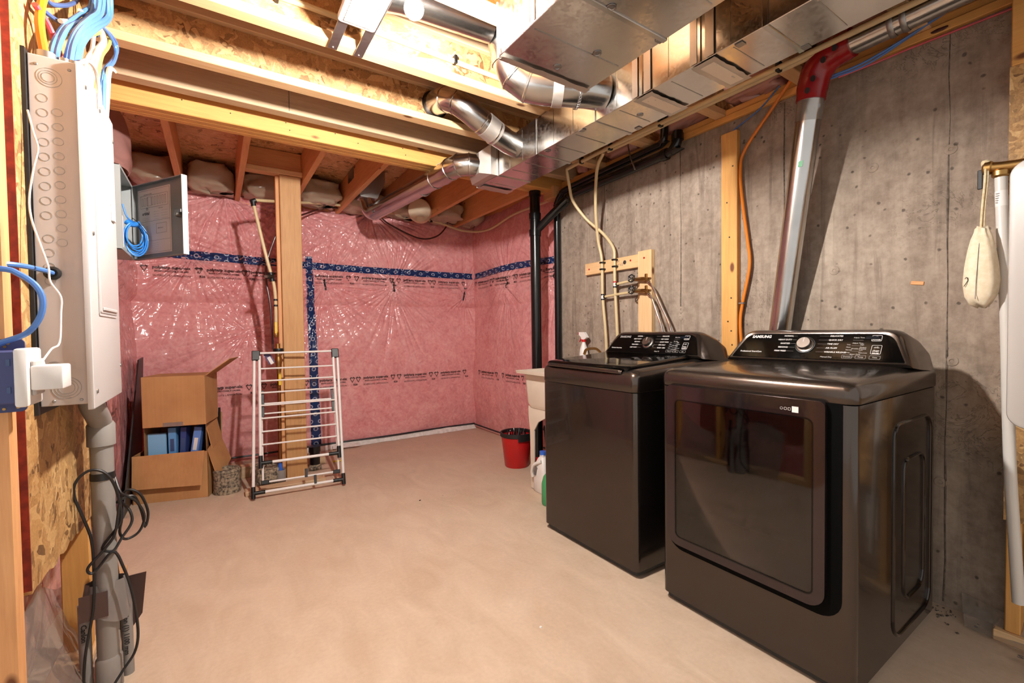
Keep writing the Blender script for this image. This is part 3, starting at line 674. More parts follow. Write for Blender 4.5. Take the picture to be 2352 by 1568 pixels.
    for i, s in enumerate(('Adjust Time +', 'Adjust Time -', 'Wrinkle Prevent', 'Smart Care') if kind == 'dryer' else ('Delay End', 'Pre Soak', 'Extra Rinse', 'Smart Care')):
        tx(s, yc-.155, zb+.098-i*.022, .0075); part(c, 'printed_line', MB().obox(at(yc-.172, zb+.088-i*.022, .0031), rt, upv, nrm, .018, .0003, .0002), M['dimink'])
    part(c, 'display', MB().obox(at(yy-.080, zb+.098, .0032), rt, upv, nrm, .022, .007, .0003), plain('display_'+kind, '#10161f', .1))
    for (y_, z_, hw, hh, s) in ((yc-.232, zb+.096, .0165, .0135, 'POWER'), (yc-.238, zb+.052, .0165, .0205, 'START')):
        o, i_ = rrect(-hw, -hh, hw, hh, .004, 3), rrect(-hw+.0014, -hh+.0014, hw-.0014, hh-.0014, .003, 3)
        m = MB(); m.ring(o, i_, lambda u, v, t_, y_=y_, z_=z_: at(y_, z_, .0031+t_)+rt*u+upv*v, 0, .0003); part(c, 'button_outline', m, M['whiteink'])
        tx(s, y_, z_-.006, .0075, al='CENTER', bold=.0003)
        if s == 'START':
            tx('PAUSE', y_, z_-.014, .0075, al='CENTER', bold=.0003); tx('>II', y_, z_+.009, .010, al='CENTER')
        else:
            m = MB(); m.ring([(.004*math.cos(a), .004*math.sin(a)) for a in np.linspace(.9, .9+5.0, 14)], [(.003*math.cos(a), .003*math.sin(a)) for a in np.linspace(.9, .9+5.0, 14)], lambda u, v, t_: at(y_, z_+.006, .0031+t_)+rt*u+upv*v, 0, .0003); part(c, 'power_mark', m, M['whiteink'])
    return c
def appliance(kind, y0, y1, seam, deck):
    lab = {'dryer': 'black front loading dryer with dark window door, nearest the camera', 'washer': 'black top loading washer between the sink and the dryer'}[kind]
    t = thing(kind, lab, kind, ((X0+2.4)/2, (y0+y1)/2, 0))
    body = MB(); out = rrect(X0, y0, 2.40, y1, (.028, .03, .03, .028), 6)
    # outline in (x, y), extruded in z
    body.loft([[(x, y, .035) for x, y in out], [(x, y, .055) for x, y in out], [(x, y, seam-.002) for x, y in out]])
    part(t, 'cabinet', body, M['appl'], smooth=50)
    o2 = rrect(X0+.014, y0+.012, 2.39, y1-.012, .02, 4)
    part(t, 'base', MB().loft([[(x, y, .012) for x, y in o2], [(x, y, .045) for x, y in o2]]), M['rubber'])
    for (x, y) in ((X0+.07, y0+.07), (X0+.07, y1-.07), (2.33, y0+.07), (2.33, y1-.07)): part(t, 'foot', MB().lathe([(.022, 0), (.022, .008), (.012, .014)], (x, y, 0), (0, 0, 1), 14), M['blackp'])
    # top cap: rounded at front and sides, rising to the rear
    def capring(d, z, zr):
        o = rrect(X0-.003+d, y0-.003+d, 2.402, y1+.003-d, (.034, .03, .03, .034), 6)
        return [(x, y, z+(zr-z)*min(1, max(0, (x-X0)/.52))) for x, y in o]
    if kind == 'dryer':
        rings = [capring(.003, seam, seam), capring(0, seam+.004, seam+.004), capring(0, deck-.034, deck-.020), capring(.004, deck-.018, deck-.004), capring(.013, deck-.007, deck+.010), capring(.028, deck, deck+.020), capring(.06, deck+.004, deck+.026), capring(.11, deck+.006, deck+.028)]
        part(t, 'top_panel', MB().loft(rings), M['appltop'], smooth=50); zb = deck+.028
    else:
        rings = [capring(.003, seam, seam), capring(0, seam+.004, seam+.004), capring(0, deck-.052, deck-.01), capring(.004, deck-.038, deck+.004), capring(.014, deck-.026, deck+.018), capring(.03, deck-.018, deck+.026), capring(.055, deck-.016, deck+.028)]
        part(t, 'top_panel', MB().loft(rings), M['appltop'], smooth=50); zb = deck+.028
        lr = lambda d, z, zr: [(x, y, z+(zr-z)*min(1, max(0, (x-X0)/.52))) for x, y in rrect(X0+.012+d, y0+.055+d, 2.10, y1-.035-d, (.02, .01, .01, .02), 4)]
        lid = part(t, 'lid', MB().loft([lr(.002, deck-.035, deck+.01), lr(-.006, deck-.012, deck+.030), lr(0, deck-.003, deck+.036), lr(.012, deck, deck+.038)]), M['applblack'], 'glossy black glass lid', 40)
        part(lid, 'lid_lip', MB().tube([(X0+.006, y0+.09, deck-.028), (X0-.004, y0+.13, deck-.026), (X0-.008, (y0+y1)/2, deck-.022), (X0-.004, y1-.10, deck-.020), (X0+.008, y1-.05, deck-.02)], .010, 10, 6), M['appltop'])
    console(t, y0, y1, zb, kind)
    return t
dry = appliance('dryer', .548, 1.260, .936, 1.004)
was = appliance('washer', 1.402, 2.108, .880, 1.000)
# dryer door
sur = rrect(.583, .244, 1.228, .948, (.07, .075, .02, .02), 6)
part(dry, 'door_recess', MB().prism(sur, fyz, X0+.004, X0-.0015), M['recess'], 'black recess around the door')
do = rrect(.624, .268, 1.221, .942, (.055, .055, .018, .018), 6); di = rrect(.660, .303, 1.180, .882, (.022, .022, .022, .022), 6)
m = MB(); n = len(do); dm = [((a[0]*.97+b[0]*.03), (a[1]*.97+b[1]*.03)) for a, b in zip(do, di)]
m.loft([[fyz(u, v, X0-.001) for u, v in do], [fyz(u, v, X0-.013) for u, v in do], [fyz(u, v, X0-.017) for u, v in dm], [fyz(u, v, X0-.017) for u, v in di], [fyz(u, v, X0-.002) for u, v in di]], False, False)
door = part(dry, 'door', m, M['doorgl'], 'dark door ring', 40)
m = MB(); b1 = rrect(.661, .304, 1.179, .881, .02, 6); b2 = rrect(.735, .44, 1.105, .80, (.05, .05, .16, .16), 6); b3 = rrect(.75, .455, 1.09, .785, (.05, .05, .15, .15), 6)
m.loft([[fyz(u, v, X0-.0022) for u, v in b1], [fyz(u, v, X0-.0030) for u, v in b2], [fyz(u, v, X0-.0060) for u, v in b3]], False, True); part(door, 'inner_panel', m, plain('door_inner', '#3a3434', .35), 'dark moulding behind the window')
part(door, 'sill_ridge', MB().tube([(X0-.006, 1.09, .447), (X0-.008, .915, .444), (X0-.006, .745, .447)], .0035, 8, 6), plain('door_ridge', '#6a6260', .4))
wi = rrect(.663, .306, 1.177, .879, .02, 6); part(door, 'window', MB().prism(wi, fyz, X0-.0125, X0-.0160), M['smoke'], 'smoked glass window')
wo = rrect(.6585, .3015, 1.1815, .8835, .0235, 6); part(door, 'window_seal', MB().ring(wo, wi, fyz, X0-.0135, X0-.0176), M['applblack'])
def sticker(t, y, z):
    part(t, 'sticker', MB().box(X0-.0190 if t is dry else X0-.0012, y-.010, z-.010, X0-.0182 if t is dry else X0-.0004, y+.010, z+.010), M['whitelabel'], 'small white sticker')
    xx = X0-.0192 if t is dry else X0-.0014
    for k in range(3):
        o, i_ = rrect(-.0045, -.0045, .0045, .0045, .001+.0015*k, 2), rrect(-.0036, -.0036, .0036, .0036, .0008+.001*k, 2); c = y+.018+k*.0125
        part(t, 'printed_icon', MB().ring([(c-u, z+v) for u, v in o], [(c-u, z+v) for u, v in i_], fyz, xx, xx-.0003), M['whiteink'])
sticker(dry, .712, .905); sticker(was, 1.474, .897)
# pressed ridges on the dryer's side
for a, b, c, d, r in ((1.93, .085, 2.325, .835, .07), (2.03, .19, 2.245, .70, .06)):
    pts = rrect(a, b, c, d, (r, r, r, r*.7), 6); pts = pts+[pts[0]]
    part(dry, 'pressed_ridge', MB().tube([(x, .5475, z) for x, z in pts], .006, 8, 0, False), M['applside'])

# ------------------------------------------------------------------ sheet-metal ducts
def trunk(name, label, x0, x1, ys, z0, z1, brk=True, seed=0):
    t = thing(name, label, 'duct', ((x0+x1)/2, (ys[0]+ys[-1])/2, z0)); rn = random.Random(seed)
    for a, b in zip(ys, ys[1:]):
        d = rn.uniform(0, .0015)
        s = part(t, 'duct_section', MB().box(x0-d, a+.001, z0-d, x1+d, b-.001, z1, .002), M['galv_bottom'])
        L = b-a; k = int(L/.20)
        for i in range(1, k+1):
            y = a+L*i/(k+1)
            part(s, 'bead', MB().box(x0-d-.0016, y-.0022, z0+.012, x0-d+.001, y+.0022, z1-.012), M['galv'])
            if brk: part(s, 'bead', MB().box(x0+.02, y-.002, z0-d-.002, x1-.02, y+.002, z0-d+.001), M['galv'])
    for y in ys[1:-1]: part(t, 'drive_cleat', MB().box(x0-.006, y-.010, z0-.005, x1+.006, y+.010, z1, .002), M['galv'])
    return t
small = trunk('supply_duct', 'long narrow galvanised supply duct ending near the far beam', 1.578, 1.832, (-.35, .35, .80, 1.05, 1.33, 1.62, 2.10, 2.52, 2.80), 2.20, 2.404, True, 3)
big = trunk('return_duct', 'wide shiny galvanised return duct beside the light bulb', .906, 1.350, (-.35, .45, 1.035, 1.43), 2.20, 2.404, True, 4)
def crumple(m, y0, y1, x0, x1, z, seed):
    def fn(u, v): return (x0+(x1-x0)*u, y0+(y1-y0)*v+.006*(float(vn(u*12, v*2, seed))-.5), z-.004-.003*float(vn(u*14, v*9, seed+1)))
    return m.grid(fn, 24, 8)
for y0, y1, s in ((1.275, 1.375, 1), (.985, 1.085, 2)):
    part(small, 'tape_patch', crumple(MB(), y0, y1, 1.576, 1.836, 2.197, s), M['foil'], 'crumpled foil tape')
    part(small, 'tape_patch', MB().box(1.5695, y0, 2.20, 1.5715, y0+.035, 2.40), M['foil']); part(small, 'tape_patch', MB().box(1.5695, y1-.03, 2.20, 1.5715, y1, 2.40), M['foil'])
    part(small, 'cream_patch', MB().box(1.605, y0+.022, 2.1905, 1.815, y1-.022, 2.1925), M['cream'], 'bare cream joint between tapes')
for x, y, t_ in ((1.712, 1.452, small), (1.130, 1.362, big), (1.07, 1.02, big), (1.20, 1.215, big)):
    part(t_, 'plug', MB().lathe([(.016, 0), (.016, .003), (.010, .004), (.009, .002)], (x, y, 2.199), (0, 0, -1), 18), M['zinc'])
for x, y, t_ in ((1.335, 1.04, big), (1.815, 1.55, small), (1.82, .78, small), (1.60, .90, small), (1.59, 1.72, small), (1.60, 2.02, small)):
    part(t_, 'corner_clip', MB().box(x-.014, y-.014, 2.1955, x+.014, y+.014, 2.1985), M['zinc'])
part(big, 'end_flange', MB().box(.902, 1.430, 2.196, 1.354, 1.438, 2.402, .002), M['foil']); m = MB(); part(big, 'tape_patch', crumple(m, 1.405, 1.436, .91, 1.345, 2.197, 7), M['foil'])
part(big, 'side_rib', MB().box(.9015, 1.20, 2.205, .906, 1.206, 2.40), M['galv'])
part(small, 'end_flange', MB().box(1.574, 2.801, 2.196, 1.836, 2.808, 2.402, .002), M['foil']); part(small, 'tape_patch', crumple(MB(), 2.72, 2.80, 1.58, 1.83, 2.197, 11), M['foil'])
# branch taking off the end of the small trunk, running to the far wall
def pipe_rings(parent, pts, r, mat='galv', w=.006):
    for a, d in pts:
        a = Vector(a); d = Vector(d).normalized(); part(parent, 'crimp_ring', MB().lathe([(r+.0005, -w), (r+.004, -w*.5), (r+.004, w*.5), (r+.0005, w)], a, d, 28, False), M[mat])
t = thing('branch_duct', 'round metal duct from supply duct end to the pink far wall', 'duct', (1.35, 3.3, 2.19))
part(t, 'boot', MB().loft([[(1.577, y, z) for y, z in ((2.53, 2.205), (2.79, 2.205), (2.79, 2.40), (2.53, 2.40))], [(1.53, y, z) for y, z in ((2.53, 2.205), (2.79, 2.205), (2.79, 2.40), (2.53, 2.40))], [(1.48, y, z) for y, z in ((2.60, 2.225), (2.73, 2.225), (2.73, 2.36), (2.60, 2.36))]]), M['foil'], 'crumpled foil boot', 20)
P1 = [(1.50, 2.665, 2.295), (1.445, 2.675, 2.295), (1.395, 2.72, 2.295), (1.372, 2.80, 2.290), (1.365, 2.90, 2.282)]
part(t, 'elbow', MB().tube(P1, .072, 28), M['galv'], smooth=30); pipe_rings(t, [(P1[i], Vector(P1[i+1])-Vector(P1[i-1])) for i in (1, 2, 3)], .072)
part(t, 'pipe', MB().tube([(1.366, 2.89, 2.283), (1.225, 4.06, 2.262)], .068, 32), M['galv'], 'long straight pipe'); d1 = Vector((-.141, 1.17, -.021))
pipe_rings(t, [((1.365, 2.90, 2.282), d1), ((1.352, 3.01, 2.28), d1)], .068)
part(t, 'pipe_elbow', MB().tube([(1.235, 3.98, 2.263), (1.222, 4.08, 2.262), (1.20, 4.14, 2.30), (1.19, 4.17, 2.38), (1.19, 4.18, 2.50)], .068, 24, 4), M['galv'])
part(t, 'register_boot', MB().loft([[(1.19+a*.075, 4.18+b*.075, 2.40) for a, b in ((-1, -1), (1, -1), (1, 1), (-1, 1))], [(1.19+a*.14, 4.18+b*.10, 2.55) for a, b in ((-1, -1), (1, -1), (1, 1), (-1, 1))], [(1.19+a*.14, 4.18+b*.10, 2.645) for a, b in ((-1, -1), (1, -1), (1, 1), (-1, 1))]]), M['galv_dark'])
part(t, 'hanger_strap', MB().tube([(1.395, 3.20, 2.405), (1.41, 3.20, 2.33), (1.40, 3.20, 2.25), (1.35, 3.20, 2.205), (1.30, 3.20, 2.22)], .0045, 6, 5), M['zinc'])
part(t, 'label', MB().obox((1.341, 2.905, 2.352), d1, (1, .12, .25), (-.25, 0, 1), .022, .016, .001), M['whitelabel']); part(t, 'label', MB().obox((1.292, 3.02, 2.285), d1, (0, 0, 1), (-1, -.12, 0), .022, .018, .001), M['whitelabel'])
part(t, 'damper_knob', MB().lathe([(.012, 0), (.012, .006), (.004, .008)], (1.174, 3.95, 2.235), (-1, -.1, -.3), 12), M['zinc'])
# branch into the joist bay
t = thing('branch_duct', 'short round metal elbow duct entering a hole in the joist web', 'duct', (1.3, 2.3, 2.3))
P2 = [(1.578, 2.30, 2.315), (1.50, 2.29, 2.325), (1.40, 2.275, 2.35), (1.31, 2.265, 2.385), (1.225, 2.265, 2.43), (1.165, 2.295, 2.475), (1.13, 2.355, 2.505), (1.118, 2.43, 2.52), (1.116, 2.478, 2.522)]
part(t, 'elbow', MB().tube(P2, .068, 28), M['galv'], smooth=30); pipe_rings(t, [(P2[i], Vector(P2[i+1])-Vector(P2[i-1])) for i in (2, 3, 5, 6)], .068)
part(t, 'hole_rim', MB().lathe([(.078, 0), (.080, .006), (.068, .006)], (1.116, 2.484, 2.522), (0, -1, 0), 28, False), M['screw'])
part(t, 'foil_wrap', MB().tube([(1.42, 2.278, 2.345), (1.33, 2.266, 2.378)], .0715, 24), M['foil']); part(t, 'label', MB().obox((1.19, 2.23, 2.43), (1, 0, -.5), (0, -.5, .6), (-.2, -1, -.3), .018, .022, .001), M['whitelabel'])
# elbow under the wide duct's end
t = thing('branch_duct', 'large round metal elbow below the wide return duct', 'duct', (1.35, 1.65, 2.24))
P3 = [(1.580, 1.56, 2.315), (1.49, 1.585, 2.315), (1.40, 1.625, 2.315), (1.32, 1.675, 2.32), (1.255, 1.72, 2.335), (1.20, 1.745, 2.375), (1.165, 1.752, 2.435), (1.150, 1.755, 2.51), (1.150, 1.755, 2.648)]
part(t, 'elbow', MB().tube(P3, .082, 30), M['galv'], smooth=30); pipe_rings(t, [(P3[i], Vector(P3[i+1])-Vector(P3[i-1])) for i in (4, 5, 6)], .082)
part(t, 'foil_wrap', MB().tube([(1.385, 1.633, 2.3155), (1.345, 1.658, 2.318)], .0865, 24), M['foil'])
m = MB(); dd = Vector((-.09, .045, 0)).normalized(); c0 = Vector((1.45, 1.602, 2.315)); ss = Vector((-dd.y, dd.x, 0))
for k in range(15):
    a = -1.2+k*.17+PI; p = c0+ss*math.sin(a)*.088+Vector((0, 0, 1))*math.cos(a)*.088; q = (ss*math.cos(a)-Vector((0, 0, 1))*math.sin(a)).normalized()
    m.tube([p+q*.008*math.cos(b)+dd*.005*math.sin(b) for b in np.linspace(0, 2*PI, 9)], .0016, 5, 0, False)
part(t, 'hanger_chain', m, M['zinc'], 'perforated hanger strap')
# fan with its duct
t = thing('exhaust_fan', 'white slatted exhaust fan on two metal rails beside the bulb', 'fan', (.50, 1.74, 2.40))
go = rrect(.425, 1.545, .570, 1.850, .016, 4)
part(t, 'housing', MB().box(.44, 1.58, 2.418, .555, 1.835, 2.60, .004), M['zinc'])
g = part(t, 'grille', MB().prism(go, lambda u, v, q: (u, v, q), 2.417, 2.397, .006), M['white'], 'white slatted grille')
for k in range(17): part(g, 'slot', MB().box(.447, 1.5945+k*.0145, 2.3962, .548, 1.5995+k*.0145, 2.3972), M['recess'])
for k in range(17): part(g, 'slat', MB().box(.445, 1.585+k*.0145, 2.3935, .550, 1.5945+k*.0145, 2.398, .001), M['whitep'])
for x in (.430, .538): part(t, 'rail', MB().box(x, 1.50, 2.402, x+.038, 2.050, 2.4085, .001), M['galv_dark'])
for x in (.449, .557): part(t, 'rail_screw', MB().lathe([(.005, 0), (.004, .003), (.001, .0035)], (x, 2.035, 2.402), (0, 0, -1), 10), M['chrome'])
part(t, 'outlet', MB().lathe([(.075, 0), (.072, .04), (.066, .10), (.066, .14)], (.556, 1.775, 2.53), (1, -.05, .05), 24), M['galv'])
part(t, 'outlet_pipe', MB().tube([(.68, 1.768, 2.537), (1.065, 1.755, 2.550)], .066, 28), M['galv'], 'shiny round outlet duct')
# vent pipe of the dryer
t = thing('vent_pipe', 'dryer vent pipe rising past the concrete wall to the ceiling', 'duct', (2.33, 1.12, 1.0))
part(t, 'upright_pipe', MB().tube([(2.463, 1.215, .55), (2.463, 1.205, .95), (2.458, 1.170, 1.17), (2.305, .962, 2.25)], .051, 30), M['galv'], 'long leaning metal pipe')
dv = Vector((-.153, -.208, 1.08)).normalized()
part(t, 'clear_sleeve', MB().tube([Vector((2.305, .962, 2.25))-dv*.12, Vector((2.305, .962, 2.25))+dv*.02], .0535, 26, 0, False), M['film'])
EL = [(2.307, .968, 2.215), (2.303, .955, 2.29), (2.298, .93, 2.345), (2.290, .885, 2.375), (2.283, .83, 2.381), (2.280, .795, 2.382)]
part(t, 'taped_elbow', MB().tube(EL, [.059, .063, .066, .066, .063, .060], 24, 3), plain('red_tape', '#8e1216', .25), 'elbow wrapped in red tape')
for k, (y, z, x) in enumerate(((.93, 2.28, 2.238), (.885, 2.335, 2.225), (.955, 2.24, 2.243), (.84, 2.36, 2.217), (.91, 2.385, 2.228))):
    part(t, 'tape_print', MB().lathe([(.013, 0), (.012, .0015), (.006, .0015)], (x, y, z), (-1, .35, -.3), 12), M['ink'])
part(t, 'ceiling_pipe', MB().tube([(2.282, .82, 2.382), (2.26, -.35, 2.39)], .051, 28), M['galv'], 'metal pipe running along the ceiling')
pipe_rings(t, [((2.278, .62, 2.383), (0, 1, 0)), ((2.279, .66, 2.383), (0, 1, 0))], .0515, 'zinc', .01)
part(t, 'label', MB().obox((2.298, 1.006, 1.94), (0, 1, 0), dv, (-1, 0, 0), .010, .013, .0006), M['greentape'])

# ------------------------------------------------------------------ the light bulb
t = thing('light_bulb', 'bare glowing bulb in a ceiling lampholder', 'light bulb', (.575, 1.43, 2.35))
part(t, 'mounting_box', MB().lathe([(.052, 2.412), (.052, 2.46), (.0, 2.46)], (.575, 1.43, 0), (0, 0, 1), 8), M['zinc'])
part(t, 'bracket', MB().box(.40, 1.41, 2.461, .75, 1.500, 2.466), M['zinc'])
part(t, 'lampholder', MB().lathe([(.056, 2.412), (.056, 2.380), (.045, 2.355), (.030, 2.345), (.022, 2.325), (.0, 2.325)], (.575, 1.43, 0), (0, 0, 1), 24), M['whitep'])
br = .032; area = 4*PI*br*br
prof = [(.013, 2.335), (.016, 2.315)] + [(br*math.sin(a), 2.250+br*math.cos(a)) for a in np.linspace(.55, PI, 9)]
part(t, 'bulb', MB().lathe(prof, (.575, 1.43, 0), (0, 0, 1), 16), emit('lamp_glow', BULB_COLOR, BULB_POWER/(PI*area)), 'glowing bulb')

# ------------------------------------------------------------------ timber post and the things round its foot
t = thing('post', 'timber support post behind the drying rack', 'post', (.53, 4.05, 0))
part(t, 'front_board', MB().box(.452, 3.998, 0, .606, 4.036, 2.444, .004), M['stained_z']); part(t, 'back_board', MB().box(.425, 4.040, 0, .560, 4.078, 2.444, .004), M['red_z'])
t = thing('drying_rack', 'folded white drying rack leaning on the timber post', 'drying rack', (.5, 3.60, 0))
BL, BR, TL = Vector((.193, 3.624, .020)), Vector((.795, 3.572, .020)), Vector((.236, 3.930, 1.041))
ex = (BR-BL).normalized(); ey = (TL-BL); ey = (ey-ex*ey.dot(ex)).normalized(); en = ex.cross(ey).normalized()
if en.y > 0: en = -en
W = (BR-BL).length
def rk(s, h, o=0.0): return BL+ex*s+ey*h+en*o
wt = M['whitep']
taper = lambda h: (.026*h/1.06*0, 0)
for s, s2 in ((0.0, .022), (W, W+.012)): part(t, 'outer_leg', MB().tube([rk(s, .02), rk(s2, 1.03)], .0105, 12), wt)
for s, s2 in ((.050, .056), (W-.022, W-.022)): part(t, 'inner_leg', MB().tube([rk(s, .215, .012), rk(s2, 1.03, .006)], .0105, 12), wt)
for s in (.062, W-.030): part(t, 'back_leg', MB().tube([rk(s, .085, -.012), rk(s, .70, -.012)], .007, 10), wt)
part(t, 'bottom_bar', MB().tube([rk(.0, .030), rk(W, .030)], .0105, 12), wt); part(t, 'top_bar', MB().tube([rk(.03, 1.055), rk(W, 1.055)], .008, 12), wt)
part(t, 'inner_bar', MB().tube([rk(.05, .232, .012), rk(W-.022, .232, .012)], .0105, 12), wt); part(t, 'low_bar', MB().tube([rk(.06, .095, -.012), rk(W-.03, .095, -.012)], .007, 10), wt)
for h in (.93, .835, .745, .650, .553, .456, .362): part(t, 'rung', MB().tube([rk(.05, h, .01), rk(W-.020, h, .01)], .0062, 10), wt)
for h in (.665, .590): part(t, 'back_rung', MB().tube([rk(.062, h, -.014), rk(W-.03, h, -.014)], .0055, 8), wt)
for s in (.033, W-.006): part(t, 'top_clamp', MB().obox(rk(s, 1.035), ex, ey, en, .028, .038, .017, .005), M['blackp'])
for s, d in ((0, 1), (W, -1)):
    part(t, 'foot_joint', MB().tube([rk(s, -.008), rk(s, .075)], .0145, 12), M['blackp']); part(t, 'foot_joint', MB().tube([rk(s, .030), rk(s+d*.075, .030)], .0140, 12), M['blackp'])
for s, d in ((.05, 1), (W-.022, -1)):
    part(t, 'corner_joint', MB().tube([rk(s, .195, .012), rk(s, .285, .012)], .0145, 12), M['blackp']); part(t, 'corner_joint', MB().tube([rk(s, .232, .012), rk(s+d*.075, .232, .012)], .0140, 12), M['blackp'])
for s, d in ((.06, 1), (W-.03, -1)): part(t, 'clip', MB().obox(rk(s+d*.015, .095, -.012), ex, ey, en, .026, .014, .010, .003), M['blackp'])
for s in (.072, W-.045): part(t, 'side_clip', MB().obox(rk(s, .665, -.012), ex, ey, en, .009, .10, .008, .002), M['rubber'])
for s, h in ((.345, .118), (.405, .062)): part(t, 'strap', MB().obox(rk(s, h, .004), ex, ey, en, .009, .032, .008, .002), M['rubber'])
# items at the post's foot
m = MB(); m.lathe([(.088, 0), (.090, .01), (.086, .12), (.090, .165), (.082, .178), (.060, .176), (.055, .150), (.0, .150)], (.045, 3.955, 0), (0, 0, 1), 28, False)
t = thing('footing_tube', 'squat mud caked concrete tube beside the cardboard boxes', 'footing', (.045, 3.955, 0)); part(t, 'tube', m, M['cob']); part(t, 'recess', MB().box(.012, 3.93, .1505, .08, 3.985, .156), M['rubber'])
rn = random.Random(4)
m = lump(.215, .43, 3.93, 4.20, -.05, .14, 6, 14, .7); solo('rubble_heap', 'grey rubble heap left of the post foot', 'rubble', m, M['cob'], (.32, 4.06, 0))
for k, (x0, y0, x1, y1, z0, z1, lab) in enumerate(((.15, 3.735, .70, 3.83, 0, .036, 'front lumber offcut lying under the rack'), (.13, 4.24, .24, 4.34, 0, .09, 'short lumber block right of the mud caked tube'), (.66, 4.28, .80, 4.38, 0, .06, 'rounded lumber block behind the black pipe stub'))):
    solo('lumber_offcut', lab, 'lumber', MB().box(x0, y0, z0, x1, y1, z1, .004), M['weathered_x'], ((x0+x1)/2, (y0+y1)/2, 0), 'lumber offcuts by the post')
t = thing('pipe_stub', 'black pipe stub in the floor right of the post', 'pipe', (.69, 4.16, 0)); part(t, 'tube', MB().lathe([(.042, 0), (.042, .15), (.048, .152), (.048, .20), (.040, .20)], (.69, 4.16, 0), (0, 0, 1), 22), M['abs']); part(t, 'mud_ring', MB().lathe([(.058, 0), (.050, .03), (.043, .045)], (.69, 4.16, 0), (0, 0, 1), 18), M['cob'])
t = thing('pipe_stub', 'open grey floor sleeve holding a blue pipe end', 'pipe', (.405, 3.955, 0)); part(t, 'tube', MB().lathe([(.034, 0), (.034, .10), (.029, .10), (.029, .02)], (.405, 3.955, 0), (0, 0, 1), 20, False), M['pvc'])
part(t, 'blue_end', MB().cyl((.405, 3.958, .02), (.402, 3.962, .155), .016, 14), M['blueplastic'])
solo('marker', 'small yellow marker lying right of the rack', 'marker', MB().tube([(.86, 4.28, .008), (.95, 4.26, .008)], [.007, .008, .008, .006], 10), M['yellow'], (.9, 4.27, 0))
# water service pipe against the post
t = thing('water_line', 'cream water service line with brass valves left of the post', 'water pipe', (.40, 4.02, .17))
part(t, 'lower_pipe', MB().tube([(.402, 3.962, .15), (.408, 3.985, .5), (.412, 3.985, .86)], .013, 12), M['copper'])
part(t, 'meter_body', MB().tube([(.412, 3.985, .86), (.412, 3.985, .93), (.41, 3.985, 1.0), (.408, 3.985, 1.10)], [.016, .022, .027, .022, .018], 16, 3), M['brass']); part(t, 'meter_ring', MB().lathe([(.036, 0), (.040, .012), (.036, .026)], (.412, 3.985, 1.035), (0, 0, 1), 20), M['blackp'])
part(t, 'lower_handle', MB().obox((.415, 3.958, .82), (1, 0, 0), (0, 1, 0), (0, 0, 1), .010, .004, .05, .002), M['yellow']); part(t, 'upper_handle', MB().obox((.397, 3.962, 1.225), (1, 0, 0), (0, 1, 0), (0, 0, 1), .009, .004, .045, .002), M['yellow'])
part(t, 'valve', MB().lathe([(.014, 0), (.020, .01), (.020, .035), (.014, .045)], (.400, 3.985, 1.15), (0, 0, 1), 14), M['brass'])
part(t, 'tag', MB().obox((.345, 3.955, .985), (1, 0, .5), (0, 1, 0), (-.5, 0, 1), .022, .0015, .045), plain('purple_tag', '#4a3f6a', .5)); part(t, 'tag_panel', MB().obox((.352, 3.952, .97), (1, 0, .5), (0, 1, 0), (-.5, 0, 1), .012, .001, .030), M['whitelabel'])
part(t, 'upper_pipe', MB().tube([(.40, 3.985, 1.19), (.402, 3.985, 1.42), (.395, 3.985, 1.55), (.372, 3.985, 1.66), (.335, 3.985, 1.83), (.27, 3.99, 2.17)], .0125, 12, 5), M['pex'], 'leaning cream tube')
part(t, 'tee', MB().tube([(.382, 3.985, 1.59), (.372, 3.985, 1.66)], .019, 12), M['blackp']); part(t, 'drain_cap', MB().tube([(.378, 3.985, 1.625), (.345, 3.93, 1.62)], .017, 12), M['blackp']); part(t, 'drain_tip', MB().tube([(.345, 3.93, 1.62), (.330, 3.90, 1.617)], .011, 10), M['zinc'])
for h in (1.445, 1.40): part(t, 'crimp', MB().lathe([(.015, -.007), (.015, .007)], (.402, 3.985, h), (0, 0, 1), 14), M['blackp'])
part(t, 'corner_fitting', MB().tube([(.27, 3.99, 2.165), (.262, 3.99, 2.20), (.285, 3.99, 2.212)], .018, 12), M['blackp'])
part(t, 'ceiling_run', MB().tube([(.28, 3.99, 2.212), (.42, 4.10, 2.25), (.66, 4.45, 2.36), (.95, 4.60, 2.425), (1.42, 4.64, 2.435), (2.05, 4.66, 2.41), (2.40, 4.60, 2.33), (2.55, 4.30, 2.30), (2.56, 3.80, 2.36), (2.50, 3.15, 2.33), (2.475, 2.90, 2.36)], .0125, 12, 6), M['pex'], 'cream tube swagged along the far wall')
for p in ((.90, 4.575, 2.415), (1.42, 4.64, 2.435), (1.75, 4.655, 2.425), (2.03, 4.66, 2.412)): part(t, 'tube_clip', MB().obox(p, (1, 0, 0), (0, 1, 0), (0, 0, 1), .012, .017, .018, .003), M['blackp'])
solo('brown_tube', 'thin dark brown tube looping behind the post to the far wall', 'tube', MB().tube([(.385, 4.10, 1.05), (.375, 4.10, 1.40), (.350, 4.11, 1.62), (.37, 4.11, 1.80), (.49, 4.14, 2.10), (.70, 4.62, 2.29), (.98, 4.72, 2.42), (1.40, 4.70, 2.42), (1.55, 4.70, 2.335), (1.79, 4.68, 2.23), (1.96, 4.68, 2.205), (2.12, 4.68, 2.26), (2.23, 4.69, 2.38), (2.24, 4.69, 2.45)], .0085, 10, 6), M['brown'], (.385, 4.10, 1.05))
t = thing('filter_canister', 'beige round canister with blue sticker under the metal pipe', 'canister', (1.78, 4.35, 2.42))
ca = Vector((-.30, -.62, -.10)).normalized(); cc = Vector((1.80, 4.42, 2.432))
